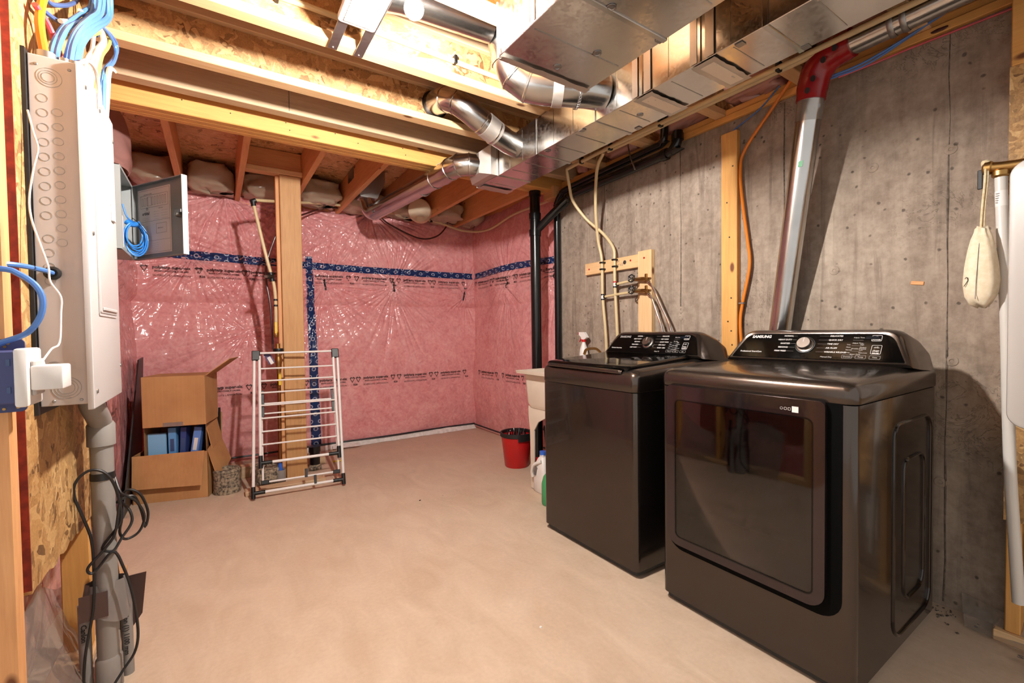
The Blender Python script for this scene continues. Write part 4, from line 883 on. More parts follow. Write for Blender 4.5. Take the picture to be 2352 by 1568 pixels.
part(t, 'body', MB().lathe([(.06, -.13), (.118, -.11), (.122, .02), (.112, .055), (.085, .072), (.0, .078)], cc, ca, 30), M['beige']); part(t, 'sticker', MB().lathe([(.032, 0), (.032, .003), (0, .003)], cc+ca*.077+Vector((.045, -.01, .025)), ca, 20), M['blueplastic'], 'round blue sticker')
part(t, 'label', MB().obox(cc+ca*.03+Vector((-.02, -.07, -.095)), (1, -.4, 0), (.3, .5, -1), (.1, -.6, -.6), .035, .02, .001), M['beige'])

# ------------------------------------------------------------------ cardboard boxes
ang = math.atan2(3.913-4.028, -.07+.509); bx = Vector((math.cos(ang), math.sin(ang), 0)); by = Vector((-math.sin(ang), math.cos(ang), 0)); B0 = Vector((-.509, 4.028, 0))
def bp(s, d, z): return B0+bx*s+by*d+Vector((0, 0, z))
def wallbox(m, s0, s1, d0, d1, z0, z1, th=.005):
    m2 = MB()
    for a, b, c, d in ((s0, s1, d0, d0+th), (s0, s1, d1-th, d1), (s0, s0+th, d0, d1), (s1-th, s1, d0, d1)):
        m.add([bp(a, c, z0), bp(b, c, z0), bp(b, d, z0), bp(a, d, z0), bp(a, c, z1), bp(b, c, z1), bp(b, d, z1), bp(a, d, z1)], [(0, 3, 2, 1), (4, 5, 6, 7), (0, 1, 5, 4), (1, 2, 6, 5), (2, 3, 7, 6), (3, 0, 4, 7)])
    return m
def slabq(m, pts, th=.005):
    a, b, c, d = [Vector(p) for p in pts]; nn = (b-a).cross(d-a).normalized()*th
    return m.add([a, b, c, d, a+nn, b+nn, c+nn, d+nn], [(0, 3, 2, 1), (4, 5, 6, 7), (0, 1, 5, 4), (1, 2, 6, 5), (2, 3, 7, 6), (3, 0, 4, 7)])
t = thing('cardboard_box', 'large open cardboard box on the floor with folded out flaps', 'box', bp(.227, .16, 0))
m = wallbox(MB(), 0, .454, 0, .34, .001, .335); m.add([bp(0, 0, .001), bp(.454, 0, .001), bp(.454, .34, .001), bp(0, .34, .001)], [(0, 1, 2, 3)]); part(t, 'carton_body', m, M['carton'], fix=True)
part(t, 'front_flap', slabq(MB(), [bp(.005, -.004, .337), bp(.435, -.004, .342), bp(.425, -.05, .105), bp(.015, -.05, .118)]), M['carton']); part(t, 'side_flap', slabq(MB(), [bp(.456, .0, .345), bp(.456, .30, .40), bp(.535, .28, .20), bp(.515, .02, .10)]), M['carton'])
part(t, 'back_flap', slabq(MB(), [bp(.46, .33, .345), bp(.02, .33, .345), bp(.02, .36, .56), bp(.46, .36, .56)]), M['carton'])
t = thing('cardboard_box', 'middle open cardboard box holding blue packs inside the large box', 'box', bp(.25, .17, .04))
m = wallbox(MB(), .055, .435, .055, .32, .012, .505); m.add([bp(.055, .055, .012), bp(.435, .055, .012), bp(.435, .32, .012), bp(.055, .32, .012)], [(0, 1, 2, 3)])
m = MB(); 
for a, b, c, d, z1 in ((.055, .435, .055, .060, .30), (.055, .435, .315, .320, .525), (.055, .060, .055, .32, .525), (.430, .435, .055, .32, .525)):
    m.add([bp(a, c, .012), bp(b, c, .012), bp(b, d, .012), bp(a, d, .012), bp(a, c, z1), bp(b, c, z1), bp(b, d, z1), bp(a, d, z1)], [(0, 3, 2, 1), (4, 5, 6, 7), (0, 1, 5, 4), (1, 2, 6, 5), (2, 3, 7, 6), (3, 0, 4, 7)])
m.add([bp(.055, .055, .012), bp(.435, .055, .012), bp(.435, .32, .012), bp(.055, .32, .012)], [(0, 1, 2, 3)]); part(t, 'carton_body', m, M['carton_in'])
part(t, 'side_flap', slabq(MB(), [bp(.437, .06, .50), bp(.437, .31, .52), bp(.470, .31, .36), bp(.468, .06, .34)]), M['carton'])
t = thing('cardboard_box', 'closed cardboard box on top of the stack with one flap raised', 'box', bp(.25, .16, .529))
m = MB(); m.obox(bp(.258, .15, .7075), bx, by, (0, 0, 1), .190, .15, .1785, .003); part(t, 'carton_body', m, M['carton'])
part(t, 'raised_flap', slabq(MB(), [bp(.448, .02, .885), bp(.448, .28, .885), bp(.60, .28, 1.00), bp(.60, .02, 1.00)]), M['carton']); part(t, 'packing_tape', MB().obox(bp(.25, -.0012, .545), bx, by, (0, 0, 1), .06, .0006, .014), M['film'])
for k, (s, tilt, lab, mt) in enumerate(((.215, 0, 'upright pale blue pack at left in the open box', '#5b92c9'), (.262, .05, 'upright navy pack between two pale packs in the open box', '#2f3f7a'), (.300, .16, 'leaning blue pack with barcode in the open box', '#5a7fc4'))):
    pk = thing('pack', lab, 'pack', bp(s, .12, .02), 'blue packs in the open box')
    az = (bx*tilt+Vector((0, 0, 1))).normalized(); ax_ = (bx-az*bx.dot(az)).normalized(); c_ = bp(s, .13, .014)+az*.248
    part(pk, 'pack_body', MB().obox(c_, ax_, by, az, .024 if k != 1 else .018, .055, .245, .002), plain('pack_blue_%d' % k, mt, .5))
    part(pk, 'pack_label', MB().obox(c_-by*.0556+az*.12, ax_, by, az, .012, .0004, .045), M['whitelabel'] if k == 2 else M['bluedark'])
    text(pk, 'printed_text', ('BLUE FLEX SHEET', 'SHEET', 'SHEET LINER')[k], .018, c_-by*.0562-az*.08, az, -ax_, M['ink'])
solo('pack', 'flat pale blue pack at the left side of the open box', 'pack', MB().obox(bp(.118, .10, .33), bx, by, (0, 0, 1), .055, .012, .14, .002), plain('pack_pale', '#7fb2da', .5), bp(.118, .10, .19), 'blue packs in the open box')
m = MB(); m.add([(-.530, 3.76, .004), (-.530, 4.60, .004), (-.506, 4.70, 1.0), (-.506, 4.45, .99), (-.521, 3.76, .004), (-.521, 4.60, .004), (-.497, 4.70, 1.0), (-.497, 4.45, .99)], [(0, 3, 2, 1), (4, 5, 6, 7), (0, 1, 5, 4), (1, 2, 6, 5), (2, 3, 7, 6), (3, 0, 4, 7)])
solo('black_board', 'black board leaning on the left wall behind the boxes', 'board', m, M['rubber'], (-.525, 4.2, 0))
solo('black_rod', 'black rod standing behind the right flap of the boxes', 'rod', MB().tube([(.005, 4.25, 0), (.010, 4.22, .60)], .008, 8), M['rubber'], (.005, 4.25, 0))

# ------------------------------------------------------------------ sink corner
t = thing('laundry_sink', 'white plastic laundry sink mostly hidden behind the washer', 'sink', (2.12, 2.45, 0)); tw = M['tubwhite']
def rr3(x0, y0, x1, y1, r, z, n=5): return [(x, y, z) for x, y in rrect(x0, y0, x1, y1, r, n)]
part(t, 'basin', MB().loft([rr3(1.945, 2.205, 2.39, 2.665, .04, .595), rr3(1.918, 2.178, 2.417, 2.692, .05, .612), rr3(1.905, 2.165, 2.43, 2.705, .05, .645), rr3(1.897, 2.157, 2.438, 2.713, .045, .80), rr3(1.893, 2.150, 2.442, 2.72, .04, .862), rr3(1.85, 2.12, 2.47, 2.75, .02, .864), rr3(1.845, 2.115, 2.475, 2.755, .02, .884), rr3(1.90, 2.16, 2.43, 2.71, .03, .886), rr3(1.93, 2.19, 2.40, 2.68, .05, .66)], True, True), tw)
part(t, 'basin_floor', MB().loft([rr3(1.955, 2.215, 2.38, 2.655, .05, .595), rr3(1.955, 2.215, 2.38, 2.655, .05, .60)]), tw)
for (x, y, sx, sy) in ((1.922, 2.69, 1, -1), (1.922, 2.19, 1, 1), (2.40, 2.69, -1, -1), (2.40, 2.19, -1, 1)):
    o1 = [(x, y), (x+sx*.075, y), (x+sx*.075, y+sy*.012), (x+sx*.012, y+sy*.012), (x+sx*.012, y+sy*.20), (x, y+sy*.20)]
    o15 = [(x+sx*.003, y), (x+sx*.070, y), (x+sx*.070, y+sy*.012), (x+sx*.014, y+sy*.012), (x+sx*.014, y+sy*.115), (x+sx*.003, y+sy*.115)]
    o2 = [(x+sx*.012, y-sy*0), (x+sx*.055, y), (x+sx*.055, y+sy*.010), (x+sx*.022, y+sy*.010), (x+sx*.022, y+sy*.050), (x+sx*.012, y+sy*.050)]
    o3 = [(x+sx*.016, y), (x+sx*.050, y), (x+sx*.050, y+sy*.010), (x+sx*.024, y+sy*.010), (x+sx*.024, y+sy*.038), (x+sx*.016, y+sy*.038)]
    part(t, 'leg', MB().loft([[(a, b, .620) for a, b in o1], [(a, b, .555) for a, b in o1], [(a, b, .515) for a, b in o15], [(a, b, .44) for a, b in o2], [(a, b, .004) for a, b in o3]]), tw, smooth=20)
part(t, 'drain_trap', MB().tube([(2.16, 2.44, .60), (2.16, 2.44, .42), (2.20, 2.44, .36), (2.26, 2.44, .40), (2.34, 2.44, .40)], .022, 12, 4), M['abs'])
part(t, 'faucet', MB().tube([(2.42, 2.43, .885), (2.42, 2.43, .98), (2.36, 2.415, 1.03), (2.28, 2.39, 1.04), (2.20, 2.36, 1.035), (2.17, 2.35, 1.005)], .010, 10, 5), M['brass'])
t = thing('bucket', 'red plastic bucket with dark rim beside the sink leg', 'bucket', (2.165, 3.215, 0))
BC = (2.165, 3.215, 0)
part(t, 'pail', MB().lathe([(.0, .004), (.098, .0), (.104, .008), (.134, .272), (.130, .272), (.100, .012), (.0, .012)], BC, (0, 0, 1), 36, False), M['redplastic']); part(t, 'rim', MB().lathe([(.134, .262), (.142, .266), (.142, .298), (.136, .300), (.128, .296), (.128, .270)], BC, (0, 0, 1), 36, False), M['rubber'])
part(t, 'spout_guard', MB().loft([[(2.165+r_*math.cos(a), 3.215+r_*math.sin(a), z_) for r_, z_ in ((.1335, .235), (.1455, .238), (.1455, .297), (.1335, .297))] for a in np.linspace(math.radians(-118), math.radians(-62), 12)]), M['rubber'])
part(t, 'inner_basket', MB().loft([[(2.165+.10*math.cos(a), 3.215+.10*math.sin(a), .20) for a in np.linspace(0, 2*PI, 20)[:-1]], [(2.165+.11*math.cos(a), 3.215+.11*math.sin(a), .255) for a in np.linspace(0, 2*PI, 20)[:-1]]]), M['redplastic'])
rn = random.Random(11)
for k in range(26):
    a = rn.uniform(0, 2*PI); r = .085*math.sqrt(rn.random()); x, y = 2.165+r*math.cos(a), 3.215+r*math.sin(a); q = Vector((rn.uniform(-.4, .4), rn.uniform(-.4, .4), 1)).normalized()
    tag(mkobj('clothes_peg', MB().obox((x, y, .285), q.orthogonal(), q.cross(q.orthogonal()), q, .005, .0035, .030, .001), M['whitep'] if k % 9 == 0 else M['blackp'], None, (x, y, .26)), ('pale clothes peg among black ones in the red bucket' if k % 9 == 0 else 'black clothes peg heaped in the red bucket'), 'clothes peg', 'clothes pegs in the red bucket')
t = thing('detergent_jug', 'white detergent jug with handle in front of the sink leg', 'jug', (1.965, 2.575, 0))
def jr(z, sx, sy, ox=0): return [(1.965+ox+sx*math.copysign(abs(math.cos(a))**.6, math.cos(a)), 2.575+sy*math.copysign(abs(math.sin(a))**.6, math.sin(a)), z) for a in np.linspace(0, 2*PI, 24, endpoint=False)]
part(t, 'jug_body', MB().loft([jr(.002, .045, .070), jr(.012, .050, .078), jr(.10, .050, .078), jr(.16, .050, .070), jr(.21, .045, .052, .0), jr(.245, .032, .035), jr(.258, .022, .022), jr(.275, .022, .022)]), M['whitep'])
part(t, 'handle', MB().tube([(1.925, 2.545, .235), (1.905, 2.600, .205), (1.908, 2.635, .15), (1.916, 2.640, .105)], .011, 10, 5), M['whitep']); part(t, 'handle_gap', MB().tube([(1.9155, 2.590, .185), (1.9130, 2.605, .13)], .011, 10), M['inkgrey']); part(t, 'cap', MB().lathe([(.024, 0), (.025, .026), (.0, .028)], (1.965, 2.575, .272), (0, 0, 1), 20), M['blueplastic'])
t = thing('green_bottle', 'green bottle edge showing beside the washer', 'bottle', (1.845, 2.30, 0)); part(t, 'bottle_body', MB().lathe([(.058, .002), (.064, .012), (.064, .14), (.05, .19), (.022, .225), (.020, .25)], (1.865, 2.36, 0), (0, 0, 1), 24), M['greentape']); part(t, 'cap', MB().lathe([(.023, .248), (.023, .272), (0, .273)], (1.865, 2.36, 0), (0, 0, 1), 18), M['whitep'])
t = thing('storage_bin', 'black bin standing under the laundry sink', 'bin', (2.12, 2.50, 0)); part(t, 'bin_body', MB().loft([rr3(2.03, 2.36, 2.26, 2.60, .03, .002), rr3(2.00, 2.33, 2.29, 2.63, .03, .44)], True, True), M['blackp']); part(t, 'lid', MB().loft([rr3(1.995, 2.325, 2.295, 2.635, .03, .44), rr3(2.0, 2.33, 2.29, 2.63, .03, .47)]), M['rubber'])
t = thing('spray_can', 'thin red topped spray can under the sink', 'can', (1.985, 2.66, 0)); part(t, 'can_body', MB().lathe([(.020, .001), (.021, .008), (.021, .17), (.014, .19)], (1.985, 2.662, 0), (0, 0, 1), 18), M['whitep']); part(t, 'cap', MB().lathe([(.0205, .172), (.0205, .225), (0, .227)], (1.985, 2.662, 0), (0, 0, 1), 18), M['redplastic'])
t = thing('spray_bottle', 'white spray bottle with red trigger standing on the sink', 'spray bottle', (2.41, 2.52, .887)); sx_, sy_ = 2.452, 2.66
part(t, 'bottle_body', MB().lathe([(.034, 0), (.036, .006), (.036, .10), (.030, .14), (.014, .185), (.013, .20)], (sx_, sy_, .887), (0, 0, 1), 20), M['whitep']); part(t, 'neck_ring', MB().lathe([(.0165, 0), (.0165, .020)], (sx_, sy_, 1.080), (0, 0, 1), 16), M['redplastic'])
part(t, 'spray_head', MB().prism([(sy_+.045, 1.136), (sy_+.020, 1.120), (sy_+.015, 1.10), (sy_-.015, 1.10), (sy_-.048, 1.116), (sy_-.014, 1.158), (sy_+.045, 1.158)], fyz, sx_-.013, sx_+.013), M['whitep']); part(t, 'nozzle', MB().box(sx_-.010, sy_+.045, 1.137, sx_+.010, sy_+.060, 1.157, .002), M['redplastic']); part(t, 'trigger', MB().tube([(sx_, sy_+.022, 1.130), (sx_, sy_+.030, 1.105), (sx_, sy_+.048, 1.080)], .005, 8), M['redplastic'])

# ------------------------------------------------------------------ drains and tubes by the concrete wall
t = thing('drain_stack', 'thick black drain pipe standing behind the laundry sink', 'drain pipe', (2.32, 3.11, 0))
part(t, 'stack_pipe', MB().cyl((2.32, 3.11, 0), (2.30, 3.09, 2.648), .044, 26), M['abs'])
for z in (2.01, 2.15, 2.35): part(t, 'coupling', MB().lathe([(.0445, -.028), (.051, -.027), (.051, .027), (.0445, .028)], (2.303, 3.093, z), (0, 0, 1), 26), M['abs'])
part(t, 'wye_arm', MB().tube([(2.305, 3.095, 2.02), (2.35, 2.98, 2.11), (2.415, 2.84, 2.225), (2.425, 2.80, 2.255)], .034, 18, 3), M['abs'])
part(t, 'arm_coupling', MB().tube([(2.395, 2.885, 2.19), (2.425, 2.82, 2.24)], .041, 18), M['abs'])
part(t, 'wall_run', MB().tube([(2.425, 2.82, 2.245), (2.43, 2.70, 2.272), (2.43, 1.86, 2.292), (2.43, 1.80, 2.305), (2.43, 1.770, 2.35), (2.43, 1.765, 2.405)], .031, 18, 3), M['abs'], 'black pipe run along the concrete wall')
for y in (1.86,): part(t, 'elbow_hub', MB().lathe([(.031, -.02), (.037, -.019), (.037, .019), (.031, .02)], (2.43, y, 2.292), (0, 1, 0), 20), M['abs'])
part(t, 'elbow_hub', MB().lathe([(.031, -.02), (.037, -.019), (.037, .019), (.031, .02)], (2.43, 1.767, 2.37), (0, 0, 1), 20), M['abs'])
solo('vent_line', 'thinner upper black pipe above the main drain run on the concrete wall', 'drain pipe', MB().tube([(2.455, 2.99, 2.25), (2.455, 2.93, 2.315), (2.452, 2.80, 2.345), (2.452, 1.98, 2.375), (2.45, 1.90, 2.385), (2.44, 1.875, 2.42), (2.44, 1.87, 2.60)], .025, 16, 4), M['abs'], (2.455, 2.4, 2.30))
solo('corner_pipe', 'slim black pipe in the corner where concrete meets pink wall', 'drain pipe', MB().tube([(2.478, 3.01, .0), (2.478, 3.01, 2.22), (2.468, 3.005, 2.26)], .029, 18), M['abs'], (2.478, 3.01, 0))
solo('hanger_chain', 'perforated metal strap dangling in front of the black pipe', 'strap', MB().tube([(2.38, 2.13, 2.46), (2.385, 2.11, 2.36), (2.375, 2.06, 2.25)], .005, 6, 6), M['zinc'], (2.38, 2.1, 2.25))
t = thing('water_tube', 'cream water tube with black clips along the duct edge under the joists', 'water pipe', (2.2, 1.8, 2.37))
part(t, 'tube_run', MB().tube([(2.205, 2.56, 2.372), (2.20, 2.1, 2.380), (2.20, 1.55, 2.378), (2.20, .90, 2.378), (2.19, -.35, 2.38)], .0125, 12, 5), M['pex'])
t2 = thing('water_tube', 'second cream tube behind the clipped one under the joists', 'water pipe', (2.245, 1.8, 2.37)); part(t2, 'tube_run', MB().tube([(2.245, 2.18, 2.384), (2.243, 1.55, 2.384), (2.243, .90, 2.384), (2.24, -.35, 2.384)], .0125, 12, 5), M['pex'])
for y in (2.40, 2.12, 1.72, 1.06): part(t, 'tube_clip', MB().box(2.19, y-.010, 2.362, 2.222, y+.010, 2.41, .003), M['blackp'])
t = thing('water_tube', 'straight cream tube dropping to the wooden valve board', 'water pipe', (2.47, 2.49, .9))
part(t, 'tube', MB().tube([(2.215, 2.19, 2.372), (2.26, 2.30, 2.30), (2.36, 2.42, 2.08), (2.44, 2.478, 1.86), (2.462, 2.462, 1.70), (2.464, 2.458, 1.43), (2.470, 2.430, 1.07), (2.472, 2.425, .60)], .0115, 12, 6), M['pex']); part(t, 'side_tube', MB().tube([(2.464, 2.458, 1.424), (2.462, 2.30, 1.434), (2.455, 2.135, 1.440)], .0095, 10), M['pex'])
for z in (1.442, 1.406): part(t, 'crimp', MB().lathe([(.0145, -.005), (.0145, .005)], (2.464, 2.458, z), (0, 0, 1), 14), M['blackp'])
part(t, 'tee', MB().lathe([(.013, -.014), (.013, .014)], (2.464, 2.458, 1.424), (0, 0, 1), 14), M['whitep']); part(t, 'crimp', MB().lathe([(.0135, -.004), (.0135, .004)], (2.464, 2.435, 1.425), (0, 1, 0), 14), M['blackp'])
t = thing('water_tube', 'curved cream tube sweeping from the ceiling corner to the valve board', 'water pipe', (2.46, 2.35, .9))
part(t, 'tube', MB().tube([(2.205, 2.56, 2.368), (2.25, 2.585, 2.27), (2.30, 2.60, 2.16), (2.38, 2.54, 2.02), (2.44, 2.43, 1.90), (2.462, 2.345, 1.78), (2.464, 2.335, 1.68), (2.465, 2.333, 1.505), (2.470, 2.315, 1.08), (2.472, 2.31, .60)], .0115, 12, 6), M['pex']); part(t, 'side_tube', MB().tube([(2.464, 2.333, 1.508), (2.460, 2.23, 1.515), (2.455, 2.135, 1.521)], .0095, 10), M['pex'])
for z, mt in ((1.526, 'redplastic'), (1.49, 'blackp')): part(t, 'crimp', MB().lathe([(.0145, -.005), (.0145, .005)], (2.465, 2.333, z), (0, 0, 1), 14), M[mt])
part(t, 'tee', MB().lathe([(.013, -.014), (.013, .014)], (2.465, 2.333, 1.508), (0, 0, 1), 14), M['whitep']); part(t, 'crimp', MB().lathe([(.0135, -.004), (.0135, .004)], (2.464, 2.310, 1.509), (0, 1, 0), 14), M['blackp'])
t = thing('valve_board', 'wooden L shaped valve board screwed to the concrete', 'board', (2.50, 2.3, .95))
part(t, 'cross_board', MB().box(2.484, 2.134, 1.612, 2.519, 2.672, 1.703, .003), M['pine_y']); part(t, 'upright_board', MB().box(2.480, 2.016, .95, 2.519, 2.132, 1.720, .003), M['pine_z'])
for y, z in ((2.625, 1.655), (2.20, 1.668), (2.075, 1.668)): part(t, 'red_mark', MB().lathe([(.007, 0), (.007, .0015), (0, .002)], (2.4835 if y > 2.14 else 2.4795, y, z), (-1, 0, 0), 12), M['redplastic'])
for k, s in enumerate(('SPF', 'HT KD')): text(t, 'stamp', s, .022, (2.4832, 2.335, 1.675-k*.028), (0, -1, 0), (0, 0, 1), M['inkgrey'], None, 'LEFT')
part(t, 'stamp_mark', MB().lathe([(.016, 0), (.012, .0006), (.004, .0006)], (2.4835, 2.255, 1.662), (-1, 0, 0), 7), M['ink'])
for y, z in ((2.46, 1.685), (2.46, 1.635), (2.335, 1.690), (2.333, 1.640)): part(t, 'tube_clip', MB().box(2.448, y-.017, z-.006, 2.484, y+.017, z+.006, .002), M['blackp'])
def valve(z, lab):
    v = thing('faucet_valve', lab, 'valve', (2.45, 2.09, z), 'washer supply valves')
    part(v, 'valve_body', MB().tube([(2.455, 2.135, z), (2.445, 2.05, z-.004), (2.44, 2.015, z-.012)], [.011, .014, .015, .012, .010], 12, 3), M['brass']); part(v, 'flange_ear', MB().box(2.466, 2.045, z-.028, 2.479, 2.062, z+.034, .002), M['brass']); part(v, 'flange_ear', MB().box(2.466, 2.015, z-.006, 2.479, 2.10, z+.006, .002), M['brass'])
    d = Vector((-.98, -.05, .08)).normalized(); c = Vector((2.395, 2.115, z+.004)); part(v, 'stem', MB().tube([(2.445, 2.062, z-.002), c], .0055, 8), M['brass'])
    e1 = Vector((0, 0, 1)); e1 = (e1-d*e1.dot(d)).normalized(); e2 = d.cross(e1); m = MB(); R = .024
    m.tube([c+e1*R*math.cos(a)+e2*R*math.sin(a) for a in np.linspace(0, 2*PI, 25)], .0045, 8, 0, False)
    for k in range(6): a = k*PI/3; m.tube([c, c+e1*R*math.cos(a)+e2*R*math.sin(a)], .0032, 6); m.tube([c+e1*R*math.cos(a)+e2*R*math.sin(a), c+(e1*math.cos(a)+e2*math.sin(a))*(R+.007)], .0045, 6)
    part(v, 'handwheel', m, M['blackp'], 'black spoked handwheel'); part(v, 'outlet', MB().tube([(2.442, 2.03, z-.006), (2.436, 2.01, z-.026)], .011, 10), M['brass'])
valve(1.523, 'upper brass faucet valve with black handwheel'); valve(1.442, 'lower brass faucet valve with black handwheel')
solo('supply_hose', 'braided steel hose from the upper faucet valve to the washer', 'hose', MB().tube([(2.436, 2.01, 1.497), (2.435, 1.965, 1.45), (2.43, 1.90, 1.33), (2.43, 1.83, 1.19), (2.43, 1.79, 1.00), (2.425, 1.78, .80)], .0075, 10, 6), M['chrome'], (2.43, 1.78, .80), 'washer supply hoses')
solo('supply_hose', 'braided steel hose from the lower faucet valve to the washer', 'hose', MB().tube([(2.436, 2.01, 1.416), (2.435, 1.975, 1.38), (2.43, 1.93, 1.28), (2.43, 1.89, 1.17), (2.43, 1.87, 1.00), (2.425, 1.86, .80)], .0075, 10, 6), M['chrome'], (2.43, 1.86, .80), 'washer supply hoses')
# strap board with cables
t = thing('strap_board', 'upright lumber board on the concrete between washer and dryer', 'board', (2.50, 1.465, 0)); part(t, 'board', MB().box(2.481, 1.416, 0, 2.519, 1.512, 2.300, .003), M['amber_z'])
for y, z in ((1.46, 1.70), (1.45, 1.16), (1.47, 1.215), (1.445, 1.08), (1.475, 1.9), (1.44, 2.1), (1.45, 1.35)): part(t, 'nail_head', MB().lathe([(.0045, 0), (.0045, .002), (0, .003)], (2.481, y, z), (-1, 0, 0), 8), M['screw'])
solo('power_cable', 'orange cable running down beside the upright board', 'cable', MB().tube([(2.47, 1.08, 2.50), (2.47, 1.12, 2.44), (2.478, 1.22, 2.335), (2.49, 1.375, 2.17), (2.492, 1.402, 2.05), (2.49, 1.385, 1.85), (2.492, 1.362, 1.67), (2.492, 1.350, 1.52), (2.494, 1.392, 1.31), (2.494, 1.404, 1.20), (2.494, 1.392, 1.02)], .0085, 10, 6), M['orange'], (2.49, 1.39, 1.0))
solo('blue_cable', 'thin blue cable behind the upright board', 'cable', MB().tube([(2.49, 1.19, 2.44), (2.492, 1.30, 2.36), (2.50, 1.45, 2.305), (2.508, 1.520, 2.25), (2.509, 1.519, 1.9), (2.510, 1.522, 1.4), (2.510, 1.520, 1.0)], .004, 8, 5), M['bluecable'], (2.5, 1.5, 1.0))
solo('cable_staple', 'small grey staple over the orange cable', 'staple', MB().box(2.482, 1.380, 1.312, 2.503, 1.410, 1.322, .002), M['zinc'], (2.49, 1.39, 1.31))
solo('data_cable', 'thicker blue cable along the timber above the concrete', 'cable', MB().tube([(2.40, .95, 2.335), (2.44, .82, 2.352), (2.47, .68, 2.395), (2.45, .50, 2.43), (2.42, .2, 2.46), (2.42, -.35, 2.47)], .0055, 8, 5), M['bluecable'], (2.45, .6, 2.33), 'data cables above the concrete')
solo('data_cable', 'thinner blue cable beside the thicker one above the concrete', 'cable', MB().tube([(2.41, .93, 2.328), (2.45, .80, 2.345), (2.478, .66, 2.40), (2.46, .50, 2.44), (2.43, .2, 2.47), (2.43, -.35, 2.48)], .0045, 8, 5), M['bluecable'], (2.45, .6, 2.33), 'data cables above the concrete')
solo('alarm_cable', 'thin red cable along the top of the concrete wall', 'cable', MB().tube([(2.42, .90, 2.325), (2.47, .78, 2.345), (2.500, .66, 2.36), (2.502, .45, 2.355), (2.500, .2, 2.35), (2.49, -.35, 2.35)], .0045, 8, 5), M['redc'], (2.48, .6, 2.32))
solo('sealant_smear', 'dark brown sealant smear on the timber above the concrete', 'sealant', lump(2.494, 2.500, .545, .60, 2.378, 2.392, 77, 8, .8), M['brown'], (2.497, .57, 2.37))
# ------------------------------------------------------------------ right edge: softener line, bag and white cabinet
t = thing('wall_cabinet', 'white rounded appliance panel at the right edge', 'cabinet', (2.3, .05, .84))
part(t, 'shell', MB().prism(rrect(-.45, .835, .328, 1.712, .05, 7), fyz, 2.40, 2.185, .010), plain('cabinet_white', '#b3aca6', .4))
t = thing('overflow_tube', 'white plastic tube hanging from a brass valve at right', 'tube', (2.33, .36, .2))
part(t, 'tube', MB().tube([(2.36, .374, 1.715), (2.352, .366, 1.50), (2.335, .352, 1.20), (2.318, .342, .90), (2.305, .332, .65), (2.30, .318, .40), (2.30, .308, .21)], .0165, 16, 6), plain('milky_tube', '#c9c4bd', .35), 'milky plastic tube'); part(t, 'brass_tee', MB().tube([(2.358, .405, 1.748), (2.36, .372, 1.742), (2.362, .335, 1.738), (2.362, .20, 1.735)], .0185, 14), M['brass'])
part(t, 'tee_outlet', MB().lathe([(.018, 0), (.024, .006), (.024, .022), (.018, .028)], (2.36, .374, 1.705), (0, 0, 1), 14), M['brass']); part(t, 'valve_hub', MB().lathe([(.014, -.01), (.024, 0), (.024, .016), (.016, .022)], (2.36, .398, 1.746), (0, 1, .1), 14), M['brass']); part(t, 'valve_lever', MB().box(2.352, .418, 1.675, 2.358, .432, 1.745, .002), M['rubber'])
part(t, 'barcode_label', MB().tube([(2.357, .3718, 1.655), (2.3565, .370, 1.60)], .0169, 16, 0, False), M['whitelabel'])
for k in range(5): part(t, 'printed_bar', MB().box(2.3392, .377-.001*k-.0065*0, 1.612+k*.008, 2.3400, .383, 1.614+k*.008), M['inkgrey'])
t = thing('warning_tag', 'yellow tag behind the white tube at right', 'tag', (2.385, .335, 1.28)); part(t, 'card', MB().box(2.3945, .300, 1.29, 2.3965, .352, 1.53), M['yellow']); part(t, 'printed_block', MB().box(2.3938, .325, 1.31, 2.3945, .346, 1.345), M['ink'])
t = thing('drawstring_bag', 'cream canvas drawstring bag hanging from the brass valve', 'bag', (2.31, .415, 1.235))
BCx, BCy = 2.315, .412
def bagring(z, a, b, k=0.0, ox=0, oy=0):
    out = []
    for i in range(36):
        q = 2*PI*i/36; rr_ = 1+k*math.sin(q*7+z*9)
        out.append((BCx+ox+a*rr_*math.copysign(abs(math.cos(q))**.8, math.cos(q)), BCy+oy+b*rr_*math.copysign(abs(math.sin(q))**.8, math.sin(q)), z+.006*math.sin(q*3)))
    return out
part(t, 'pouch', MB().loft([bagring(1.243, .012, .012, 0, 0, -.004), bagring(1.258, .034, .030, .01), bagring(1.285, .044, .042, .02), bagring(1.33, .046, .047, .02), bagring(1.39, .042, .043, .02), bagring(1.45, .034, .035, .03), bagring(1.49, .026, .027, .05), bagring(1.515, .018, .018, .12), bagring(1.528, .016, .016, .16)], True, True), M['canvas'], 'canvas pouch', 60)
part(t, 'seam', MB().tube([(2.268, .418, 1.270), (2.266, .416, 1.33), (2.272, .414, 1.39), (2.281, .413, 1.45), (2.296, .412, 1.50)], .0009, 6, 4), M['inkgrey'])
part(t, 'print_mark', MB().tube([(2.274, .446, 1.345), (2.2715, .441, 1.350), (2.272, .438, 1.340), (2.2735, .443, 1.328), (2.276, .449, 1.318)], .0011, 6, 4), M['ink'])
part(t, 'cord', MB().tube([(2.312, .414, 1.520), (2.318, .412, 1.60), (2.330, .408, 1.70), (2.345, .410, 1.755), (2.362, .414, 1.765)], .0035, 8, 5), M['rope']); part(t, 'cord', MB().tube([(2.318, .408, 1.520), (2.324, .407, 1.60), (2.336, .403, 1.70), (2.350, .405, 1.755), (2.366, .410, 1.768)], .0035, 8, 5), M['rope'])
part(t, 'knot', lump(2.345, 2.375, .398, .425, 1.752, 1.778, 5, 8, .9), M['rope'])
